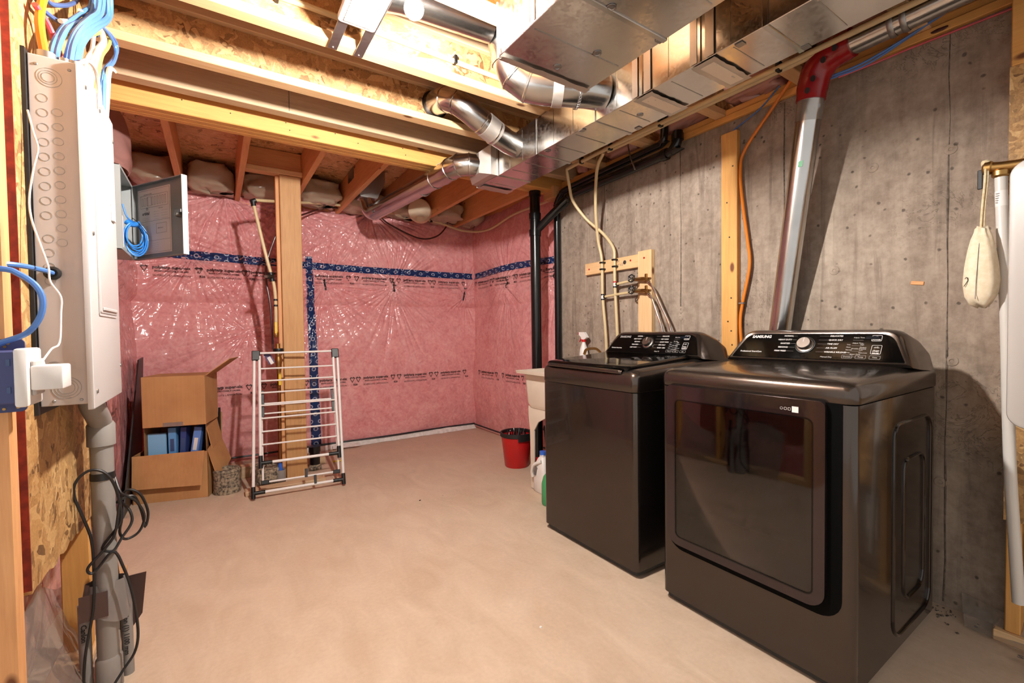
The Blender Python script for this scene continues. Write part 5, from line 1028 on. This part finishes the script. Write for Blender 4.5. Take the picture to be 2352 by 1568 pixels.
def shf(u, v):
    x = 2.40+.105*u-.15*v*(1-u*.3); y = .46-.55*v+.03*u; z = .09*max(0, u-.25)*(1.1-v*.3)*(1-.2*v)+.006+.012*float(vn(u*6, v*8, 9)); return (x, y, z)
t = thing('plastic_sheet', 'scrap of clear printed plastic on the floor at right', 'plastic sheet', (2.36, .3, 0)); part(t, 'sheet', MB().grid(shf, 14, 20), M['film'], None, 60)
text(t, 'printed_text', 'super-six', .045, (2.30, .31, .026), (.10, -1, 0), (1, .10, 0), M['inkgrey'], None, 'LEFT', .001); text(t, 'printed_text', '51.34-M86', .030, (2.262, .28, .024), (.10, -1, 0), (1, .10, 0), M['inkgrey'], None, 'LEFT', .0005)

t = thing('low_outlet', 'grey outlet below the boarded wall at the right edge', 'outlet', (2.45, .28, .20))
part(t, 'outlet_body', MB().box(2.425, .215, .22, 2.46, .300, .415, .004), M['panelgrey']); part(t, 'outlet_face', MB().box(2.421, .222, .255, 2.4255, .293, .375, .003), M['whitep']); part(t, 'socket', MB().box(2.4195, .245, .285, 2.4215, .280, .345, .002), M['blackp'])
m = MB(); rn = random.Random(21)
for k in range(60):
    y = rn.uniform(.42, .62) if k % 3 else rn.uniform(.60, 1.2); x = 2.50-abs(rn.gauss(0, .05)); r = rn.uniform(.001, .005)
    if y > .55 and x < 2.42: x = 2.46
    m.obox((x, y, r*.5), (math.cos(k), math.sin(k), 0), (-math.sin(k), math.cos(k), 0), (0, 0, 1), r, r*rn.uniform(.5, 1), r*.5)
tag(mkobj('concrete_crumbs', m, M['seamgrey'], None, (2.45, .5, 0)), 'dark crumbs along the foot of the concrete wall', 'debris', None, 'stuff')
# ------------------------------------------------------------------ electrical panel, its cables and conduit
t = thing('electrical_panel', 'white electrical breaker panel on the strand board at left', 'electrical panel', (-.33, 1.81, .985))
part(t, 'enclosure', MB().box(-.377, 1.612, 1.0, -.286, 2.008, 1.892, .002), M['panelgrey'])
cv = part(t, 'cover', MB().prism(rrect(1.602, .984, 2.018, 1.896, .004, 2), fyz, -.286, -.273, .004), M['white'], 'white front cover')
dr_ = part(t, 'panel_door', MB().prism(rrect(1.700, 1.245, 1.945, 1.800, .006, 3), fyz, -.273, -.268, .002), M['white'], 'hinged breaker door')
part(dr_, 'door_reveal', MB().ring(rrect(1.692, 1.237, 1.953, 1.808, .008, 3), rrect(1.700, 1.245, 1.945, 1.800, .006, 3), fyz, -.2735, -.2705), M['panelgrey']); part(dr_, 'latch', MB().box(-.269, 1.895, 1.545, -.262, 1.935, 1.60, .002), M['white']); part(dr_, 'finger_pull', MB().box(-.269, 1.72, 1.252, -.264, 1.925, 1.262, .002), M['panelgrey'])
for y, z in ((1.625, 1.840), (1.635, 1.03), (1.655, 1.46), (2.002, 1.08), (2.002, 1.83), (1.80, 1.85)): part(cv, 'cover_screw', MB().lathe([(.006, 0), (.0055, .003), (.001, .0035)], (-.273, y, z), (1, 0, 0), 12), M['zinc'])
def ko(x, z, r, r2=None):
    m = MB(); q = [(math.cos(a), math.sin(a)) for a in np.linspace(0, 2*PI, 28, endpoint=False)]; m.ring([(x+r*a, z+r*b) for a, b in q], [(x+(r-.0009)*a, z+(r-.0009)*b) for a, b in q], lambda u, v, s: (u, s, v), 1.6125, 1.6114); part(t, 'knockout', m, M['greymetal'])
for k in range(9): ko(-.352, 1.785-k*.037, .0105)
for k in range(10): ko(-.325, 1.755-k*.037, .0100)
for k in range(4): ko(-.350, 1.43-k*.036, .0105)
for r in (.012, .017, .024): ko(-.340-.0+.002*(r > .02), 1.840, r)
for r in (.0125, .0155): ko(-.349, 1.10, r)
for r in (.016, .022, .0285): ko(-.327, 1.045, r)
for x, z in ((-.362, 1.868), (-.300, 1.870), (-.352, 1.012), (-.300, 1.012)): part(t, 'side_screw', MB().lathe([(.004, 0), (.003, .0015), (0, .002)], (x, 1.612, z), (0, -1, 0), 10), M['zinc'])
part(t, 'grommet', MB().lathe([(.010, 0), (.017, .001), (.017, .006), (.011, .008)], (-.345, 1.612, 1.342), (0, -1, 0), 18, False), M['rubber'], 'black cable grommet'); part(t, 'grommet_hole', MB().lathe([(.0105, 0), (.0105, .001), (0, .001)], (-.345, 1.611, 1.342), (0, -1, 0), 16), M['blackp'])
for x, y, r in ((-.350, 1.650, .020), (-.318, 1.66, .012), (-.300, 1.665, .014), (-.325, 1.86, .016)): part(t, 'cable_clamp', MB().lathe([(r*1.15, 0), (r*1.15, .006), (r, .008), (r, .024), (r*.8, .024)], (x, y, 1.892), (0, 0, 1), 16), M['zinc'])
GC = 'cables rising from the panel'
def cab(name, lab, pts, mat, r=.0062, g=GC): return solo(name, lab, 'cable', MB().tube(pts, r, 8, 5), M[mat], pts[0], g)
cab('panel_cable', 'orange cable entering the panel clamp nearest the wall', [(-.352, 1.650, 1.90), (-.358, 1.642, 1.98), (-.360, 1.672, 2.05), (-.362, 1.73, 2.14), (-.365, 1.80, 2.38), (-.365, 1.82, 2.60)], 'orange', .010)
L6 = 'blue cable sweeping from panel top up to the joists'
for num, pts in zip(('first', 'second', 'third', 'fourth', 'fifth', 'outermost'), ([(-.345, 1.66, 1.895), (-.339, 1.665, 1.951), (-.333, 1.764, 2.059), (-.327, 1.952, 2.209), (-.321, 2.06, 2.312), (-.32, 2.02, 2.45), (-.32, 1.95, 2.62)],
            [(-.335, 1.66, 1.895), (-.329, 1.665, 1.949), (-.323, 1.748, 2.047), (-.317, 1.919, 2.170), (-.311, 2.015, 2.265), (-.305, 2.03, 2.38), (-.30, 1.98, 2.62)],
            [(-.318, 1.665, 1.895), (-.310, 1.69, 1.978), (-.305, 1.759, 2.058), (-.300, 1.877, 2.156), (-.295, 1.99, 2.256), (-.29, 1.98, 2.38), (-.29, 1.93, 2.62)],
            [(-.310, 1.665, 1.895), (-.303, 1.69, 1.980), (-.298, 1.784, 2.078), (-.293, 1.973, 2.217), (-.288, 2.025, 2.291), (-.283, 2.00, 2.40), (-.283, 1.96, 2.62)],
            [(-.302, 1.668, 1.895), (-.296, 1.728, 2.014), (-.292, 1.886, 2.143), (-.288, 2.060, 2.266), (-.284, 2.085, 2.325), (-.280, 2.03, 2.44), (-.28, 1.99, 2.62)],
            [(-.297, 1.672, 1.895), (-.291, 1.725, 2.001), (-.287, 1.884, 2.131), (-.283, 2.065, 2.262), (-.279, 2.11, 2.330), (-.275, 2.06, 2.44), (-.275, 2.02, 2.62)])): cab('panel_cable', num+' blue cable from the wall sweeping from panel top to the joists', pts, 'bluecable', .0068)
cab('panel_cable', 'upper navy cable looping behind the blue cables', [(-.362, 1.66, 2.10), (-.362, 1.74, 2.10), (-.360, 1.842, 2.151), (-.360, 1.999, 2.251), (-.360, 2.09, 2.34), (-.36, 2.12, 2.55)], 'bluedark'); cab('panel_cable', 'lower navy cable looping behind the blue cables', [(-.365, 1.68, 2.045), (-.350, 1.807, 2.085), (-.340, 2.022, 2.194), (-.330, 2.202, 2.274), (-.33, 2.30, 2.42)], 'bluedark')
cab('panel_cable', 'red cable behind the blue cables at the panel', [(-.365, 1.64, 2.03), (-.352, 1.69, 2.010), (-.340, 1.72, 1.96), (-.335, 1.735, 1.895)], 'redc', .0075)
LC = 'cream cable arching down onto the panel top'
for num, pts in zip(('innermost', 'middle', 'outermost'), ([(-.310, 1.835, 1.895), (-.310, 1.865, 2.013), (-.314, 1.985, 2.110), (-.318, 2.048, 2.191), (-.322, 2.11, 2.240), (-.326, 2.035, 2.22), (-.34, 1.902, 2.13)],
            [(-.305, 1.845, 1.895), (-.302, 1.87, 2.000), (-.304, 1.998, 2.122), (-.308, 2.120, 2.215), (-.312, 2.120, 2.249), (-.318, 1.99, 2.20), (-.34, 1.75, 2.06)],
            [(-.300, 1.855, 1.895), (-.296, 1.875, 1.985), (-.299, 2.006, 2.118), (-.303, 2.135, 2.215), (-.307, 2.150, 2.253), (-.311, 2.07, 2.24), (-.33, 1.93, 2.20)])): cab('panel_cable', num+' of three cream cables arching onto the panel top', pts, 'creamcable')
cab('panel_cable', 'yellow cable arching over the cream cables', [(-.295, 1.875, 1.895), (-.290, 1.895, 1.985), (-.296, 2.013, 2.111), (-.302, 2.180, 2.228), (-.308, 2.265, 2.300), (-.314, 2.215, 2.300), (-.320, 1.99, 2.16), (-.345, 1.793, 2.04)], 'yellowc', .0072)
LB = 'blue cable arching down to the far end of the panel'
for num, pts in zip(('outer', 'inner'), ([(-.290, 1.93, 1.895), (-.288, 1.985, 2.042), (-.293, 2.204, 2.193), (-.297, 2.345, 2.300), (-.301, 2.337, 2.335), (-.31, 2.20, 2.30), (-.33, 1.98, 2.22)], [(-.283, 1.935, 1.895), (-.284, 1.979, 2.033), (-.288, 2.203, 2.194), (-.292, 2.281, 2.273), (-.300, 2.241, 2.295), (-.31, 2.12, 2.27), (-.33, 1.95, 2.20)])): cab('panel_cable', num+' of two blue cables arching to the far end of the panel', pts, 'bluecable')
cab('panel_cable', 'white cable slack over the front corner of the panel', [(-.300, 1.66, 1.90), (-.276, 1.676, 1.935), (-.268, 1.735, 1.938), (-.267, 1.768, 1.90), (-.266, 1.775, 1.85)], 'creamcable', .005); cab('panel_cable', 'stubby cream cable standing at the far panel corner', [(-.282, 1.96, 1.895), (-.278, 1.975, 1.985), (-.276, 1.985, 2.04), (-.276, 2.03, 2.085), (-.276, 2.10, 2.110)], 'creamcable', .008)
solo('white_cord', 'thin white cord running down the panel side to the plug adapter', 'cord', MB().tube([(-.374, 1.59, 1.740), (-.364, 1.585, 1.685), (-.356, 1.580, 1.646), (-.364, 1.575, 1.594), (-.371, 1.565, 1.518), (-.366, 1.555, 1.464), (-.350, 1.545, 1.402), (-.336, 1.535, 1.350), (-.332, 1.528, 1.313), (-.312, 1.515, 1.276), (-.311, 1.505, 1.234), (-.312, 1.49, 1.165), (-.323, 1.475, 1.150), (-.337, 1.455, 1.118)], .0022, 8, 5), M['whitep'], (-.337, 1.455, 1.118))
solo('side_cable', 'blue cable entering the grommet on the panel side', 'cable', MB().tube([(-.52, 1.46, 1.335), (-.435, 1.465, 1.342), (-.385, 1.50, 1.347), (-.355, 1.57, 1.345), (-.345, 1.605, 1.342)], .0062, 8, 5), M['bluecable'], (-.345, 1.605, 1.34)); solo('side_cable', 'blue cable looping round to the blue outlet box', 'cable', MB().tube([(-.52, 1.455, 1.335), (-.392, 1.435, 1.330), (-.360, 1.43, 1.319), (-.333, 1.425, 1.294), (-.323, 1.425, 1.261), (-.329, 1.425, 1.222), (-.350, 1.425, 1.188), (-.39, 1.43, 1.168), (-.42, 1.435, 1.150)], .0062, 8, 5), M['bluecable'], (-.42, 1.435, 1.15))
t = thing('outlet_box', 'dark blue outlet box with white cover on the left stud', 'outlet', (-.40, 1.43, 1.02))
part(t, 'box_body', MB().box(-.470, 1.395, 1.035, -.362, 1.469, 1.150, .003), M['bluebox']); part(t, 'mount_flange', MB().prism(rrect(-.44, 1.010, -.364, 1.175, .010, 4), lambda u, v, s: (u, s, v), 1.4695, 1.464), M['bluebox']); part(t, 'cover_plate', MB().box(-.362, 1.378, 1.028, -.340, 1.478, 1.155, .006, 2), M['whitep'], 'white outlet cover')
for x, z in ((-.39, 1.165), (-.378, 1.02), (-.40, 1.018), (-.395, 1.158)): part(t, 'nail_hole', MB().lathe([(.003, 0), (.003, .001), (0, .001)], (x, 1.464, z), (0, -1, 0), 8), M['brass'])
for z in (1.065, 1.125): part(t, 'box_slot', MB().box(-.376, 1.3935, z-.007, -.370, 1.396, z+.007), M['bluedark'])
t = thing('plug_adapter', 'white square plug adapter in the outlet by the panel', 'adapter', (-.31, 1.43, 1.06)); part(t, 'adapter_body', MB().box(-.340, 1.392, 1.062, -.288, 1.462, 1.116, .004, 2), M['whitep']); part(t, 'adapter_collar', MB().box(-.3405, 1.396, 1.050, -.332, 1.458, 1.128, .003), M['panelgrey']); part(t, 'cord_relief', MB().lathe([(.006, 0), (.004, .012), (.003, .016)], (-.334, 1.45, 1.114), (0, 0, 1), 10), M['whitep'])
t = thing('conduit', 'grey service conduit from the panel down to the floor', 'conduit', (-.325, 1.985, 0))
part(t, 'offset_elbow', MB().tube([(-.328, 1.86, .998), (-.328, 1.90, .955), (-.326, 1.955, .915), (-.325, 1.982, .885), (-.325, 1.985, .83)], .031, 20, 3), M['pvc']); part(t, 'bell', MB().lathe([(.031, .815), (.037, .818), (.037, .885), (.031, .895)], (-.325, 1.985, 0), (0, 0, 1), 22), M['pvc'])
part(t, 'main_pipe', MB().cyl((-.325, 1.985, .05), (-.325, 1.985, .86), .0305, 24), M['pvc']); part(t, 'lower_bell', MB().lathe([(.031, 0), (.036, .001), (.036, .10), (.031, .11)], (-.325, 1.985, 0), (0, 0, 1), 22), M['pvc']); part(t, 'clamp_band', MB().lathe([(.0312, -.012), (.0325, -.011), (.0325, .011), (.0312, .012)], (-.325, 1.985, .715), (.0, .05, 1), 22), M['rubber'])
for x, y, h, s in ((-.382, 1.985, .30, 'Canlon'), (-.283, 2.03, .30, 'Carlon (1) 1100 mm')):
    c = part(t, 'side_pipe', MB().cyl((x, y, 0), (x, y, h), .0165, 16), M['pvc']); text(c, 'printed_text', s, .020, (x, y-.0172, h-.06), (0, 0, -1), (1, 0, 0), M['ink'], None, 'LEFT', .0006)
def wrap(u, v):
    a = -PI*1.05+2.1*PI*u; rx, ry = .064-.028*v+.005*math.sin(7*a), .046-.010*v; k = 1+.05*(float(vn(u*12, v*6, 31))-.5); return (-.328+rx*math.sin(a)*k+.012*v*math.sin(a), 1.995-ry*math.cos(a)*k, .245+.115*v-.02*math.sin(a*2)*(1-v))
part(t, 'tape_wrap', MB().grid(wrap, 34, 8), M['ducttape'], 'crumpled grey tape wrap', 60); part(t, 'brown_tape', MB().obox((-.352, 1.9475, .300), (1, .05, 0), (0, 1, 0), (0, 0, 1), .035, .001, .042), M['browntape'])
part(t, 'tape_tail', MB().add([(-.275, 2.03, .34), (-.225, 2.02, .345), (-.240, 2.025, .20), (-.285, 2.04, .13), (-.275, 2.033, .34), (-.225, 2.023, .345), (-.240, 2.028, .20), (-.285, 2.043, .13)], [(0, 1, 2, 3), (7, 6, 5, 4), (0, 4, 5, 1), (1, 5, 6, 2), (2, 6, 7, 3), (3, 7, 4, 0)]), M['browntape'], 'loose brown tape tail')
part(t, 'dark_rod', MB().tube([(-.318, 2.06, .42), (-.290, 2.06, .05)], .010, 8), M['rubber'])
solo('coax_cable', 'black coaxial cable coiled around the grey conduit', 'cable', MB().tube([(-.350, 2.19, 1.00), (-.340, 2.18, .90), (-.322, 2.10, .76), (-.290, 2.02, .65), (-.262, 1.99, .63), (-.240, 2.00, .60), (-.224, 2.01, .545), (-.240, 2.01, .495), (-.274, 2.00, .482), (-.285, 1.97, .52), (-.275, 1.945, .58), (-.282, 1.935, .66), (-.295, 1.93, .71), (-.318, 1.93, .743), (-.350, 1.93, .749), (-.378, 1.93, .722), (-.385, 1.93, .678), (-.366, 1.93, .604), (-.350, 1.935, .53), (-.347, 1.94, .444), (-.352, 1.945, .30), (-.375, 1.94, .15), (-.385, 1.95, .01)], .0042, 8, 6), M['rubber'], (-.385, 1.95, 0))
solo('coax_cable', 'black coaxial cable hanging in loose loops right of the conduit', 'cable', MB().tube([(-.300, 2.04, .60), (-.270, 2.03, .642), (-.236, 2.03, .62), (-.217, 2.04, .55), (-.226, 2.04, .50), (-.234, 2.03, .56), (-.252, 2.02, .62), (-.285, 2.01, .615), (-.262, 2.0, .58), (-.256, 1.99, .54), (-.280, 1.97, .50), (-.300, 1.95, .47), (-.325, 1.945, .49), (-.280, 1.94, .56), (-.278, 1.935, .62), (-.292, 1.935, .53), (-.318, 1.935, .487), (-.358, 1.93, .44), (-.352, 1.93, .418), (-.335, 1.935, .43), (-.298, 1.94, .470), (-.274, 1.94, .409), (-.254, 1.94, .314), (-.243, 1.94, .19), (-.252, 1.94, .119), (-.283, 1.93, .072), (-.33, 1.90, .008)], .0042, 8, 6), M['rubber'], (-.33, 1.90, 0))
# ------------------------------------------------------------------ media enclosure
t = thing('media_enclosure', 'grey wall enclosure with open door beyond the breaker panel', 'enclosure', (-.40, 2.73, 1.55))
x0, x1, y0, y1, z0, z1 = -.434, -.328, 2.545, 2.905, 1.553, 1.918
m = MB()
for b in ((x0, y0, z0, x0+.003, y1, z1), (x0, y0, z0, x1, y0+.003, z1), (x0, y1-.003, z0, x1, y1, z1), (x0, y0, z0, x1, y1, z0+.003), (x0, y0, z1-.003, x1, y1, z1)): m.box(*b)
part(t, 'case', m, M['greymetal']); part(t, 'front_lip', MB().ring([(y0, z0), (y1, z0), (y1, z1), (y0, z1)], [(y0+.012, z0+.012), (y1-.012, z0+.012), (y1-.012, z1-.012), (y0+.012, z1-.012)], fyz, x1, x1+.002), M['greymetal'])
h0, h1 = Vector((-.326, 2.900, 0)), Vector((-.108, 2.565, 0)); dx_ = (h1-h0).normalized(); dn = Vector((dx_.y, -dx_.x, 0)); dn = dn if dn.dot(Vector((0, -1, 0))) > 0 else -dn
def dp(s, z, o=0.0): return h0+dx_*s+dn*o+Vector((0, 0, z))
DL = (h1-h0).length
dm_ = MB(); dm_.obox(dp(DL/2, (z0+z1)/2, -.012), dx_, dn, (0, 0, 1), DL/2, .0015, (z1-z0)/2)
for s0, s1, a, b in ((0, DL, z0, z0+.004), (0, DL, z1-.004, z1), (0, .004, z0, z1), (DL-.004, DL, z0, z1)): dm_.obox(dp((s0+s1)/2, (a+b)/2, -.004), dx_, dn, (0, 0, 1), (s1-s0)/2, .010, (b-a)/2)
dd_ = part(t, 'door_leaf', dm_, M['greydark'], 'open grey door'); part(dd_, 'free_edge', MB().obox(dp(DL+.001, (z0+z1)/2, -.004), dx_, dn, (0, 0, 1), .001, .012, (z1-z0)/2), plain('pale_edge', '#b4b6b4', .45))
for z in (1.60, 1.735, 1.87): part(dd_, 'hinge', MB().cyl(dp(-.003, z-.018), dp(-.003, z+.018), .004, 8), M['zinc'])
part(dd_, 'cam_lock', MB().lathe([(.014, 0), (.014, .012), (.010, .022), (0, .022)], dp(DL-.045, 1.742, -.010), dn, 14), M['zinc']); part(dd_, 'lock_tongue', MB().obox(dp(DL-.028, 1.752, .010), dx_, dn, (0, 0, 1), .022, .002, .007), M['zinc'])
pp = part(dd_, 'diagram_sheet', MB().obox(dp(.155, 1.735, -.0095), dx_, dn, (0, 0, 1), .130, .0006, .158), M['paper'], 'white printed wiring sheet')
def ink(s0, s1, a, b, o=-.0088): part(dd_, 'printed_line', MB().obox(dp((s0+s1)/2, (a+b)/2, o), dx_, dn, (0, 0, 1), abs(s1-s0)/2, .0002, abs(b-a)/2), M['inkgrey'])
def frame(s0, s1, a, b):
    for q in ((s0, s1, a, a+.0011), (s0, s1, b-.0011, b), (s0, s0+.0011, a, b), (s1-.0011, s1, a, b)): ink(*q)
frame(.032, .278, 1.583, 1.887); frame(.045, .265, 1.802, 1.862)
for k in range(10):
    if k != 3: frame(.055+k*.0205, .066+k*.0205, 1.812, 1.852)
frame(.103, .135, 1.810, 1.854)
for z in (1.735, 1.640): ink(.032, .278, z, z+.001)
frame(.168, .250, 1.672, 1.720)
for i in range(4):
    for s0, s1 in ((.150, .190), (.212, .262)): ink(s0, s1, 1.778-i*.012, 1.7785-i*.012)
for i in range(7): ink(.045, .105, 1.712-i*.0125, 1.7125-i*.0125)
for i in range(5): ink(.060, .115, 1.626-i*.009, 1.6265-i*.009); ink(.135, .185, 1.626-i*.009, 1.6265-i*.009)
for i in range(2): ink(.055, .115, 1.752-i*.008, 1.7525-i*.008)
for q, (s, size, sx0, zz) in enumerate((('orbital', .022, .058, 1.775), ('Connection module', .008, .075, 1.868), ('Outlet types', .007, .190, 1.792), ('Distribution', .009, .180, 1.697), ('Location', .007, .048, 1.722), ('Notes', .008, .048, 1.632))): text(dd_, 'printed_text', s, size, dp(sx0, zz, -.0086), dx_, (0, 0, 1), M['ink'], None, 'LEFT', .0006 if q == 0 else 0)
part(dd_, 'emblem', MB().ring([(.007*math.cos(a), .0055*math.sin(a)) for a in np.linspace(0, 2*PI, 18, endpoint=False)], [(.005*math.cos(a), .0037*math.sin(a)) for a in np.linspace(0, 2*PI, 18, endpoint=False)], lambda u, v, s: dp(.098+u, 1.797+v, -.0087+s), 0, .0002), M['ink'])
t = thing('network_router', 'white router standing inside the grey enclosure', 'router', (-.38, 2.80, 1.557)); part(t, 'router_body', MB().box(-.420, 2.690, 1.5575, -.345, 2.755, 1.742, .012, 3), M['whitep'])
for z in (1.595, 1.618): part(t, 'status_light', MB().box(-.3452, 2.70, z, -.3444, 2.705, z+.005), emit('green_led_%d' % int(z*1000), (.1, 1, .3), 2.0))
m = MB()
for k in range(6):
    rr_ = .050+.005*k; c = Vector((-.312+.004*(k % 3), 2.78, 1.672-.004*k)); m.tube([c+Vector((rr_*.55*math.cos(a), .010*math.sin(a+k)+.02*math.cos(a), rr_*1.05*math.sin(a)-.015)) for a in np.linspace(0, 2*PI, 20)], .0033, 7, 0, False)
m.tube([(-.352, 2.78, 1.80), (-.338, 2.78, 1.745), (-.318, 2.775, 1.722), (-.292, 2.765, 1.715)], .0035, 7, 5); m.tube([(-.340, 2.775, 1.718), (-.315, 2.770, 1.705), (-.288, 2.765, 1.712)], .012, 8, 4)
solo('patch_cable', 'coiled bright blue network cable in the grey enclosure', 'cable', m, M['bluecoil'], (-.312, 2.78, 1.60))
solo('cable_tie', 'black tie tail poking from the blue cable coil', 'cable tie', MB().tube([(-.315, 2.765, 1.735), (-.292, 2.755, 1.712), (-.268, 2.735, 1.675), (-.250, 2.715, 1.645)], .0018, 6, 4), M['rubber'], (-.338, 2.8, 1.65))
# cream tube clipped along the lit joist
t = thing('water_tube', 'cream tube clipped along the joist web below the fan', 'water pipe', (.5, 2.0, 2.51)); part(t, 'tube', MB().tube([(-.5, 2.020, 2.522), (.3, 2.018, 2.525), (.8, 2.018, 2.518), (1.4, 2.018, 2.505), (2.0, 2.018, 2.50)], .0125, 10, 4), M['pex'])
for x in (.235, 1.02): part(t, 'tube_clip', MB().box(x-.008, 2.000, 2.500, x+.008, 2.033, 2.540, .003), M['blackp'])
solo('wood_scrap', 'small brown wood crumb lying on the open floor', 'wood scrap', MB().obox((1.16, 2.94, .003), (1, .4, 0), (-.4, 1, 0), (0, 0, 1), .006, .003, .002, .0005), M['screw'], (1.16, 2.94, 0))
solo('paint_fleck', 'small white fleck lying on the floor near the camera', 'fleck', MB().lathe([(.006, 0), (.005, .003), (0, .0035)], (1.047, 1.40, 0), (0, 0, 1), 7), M['foam'], (1.047, 1.40, 0))
flush_text()
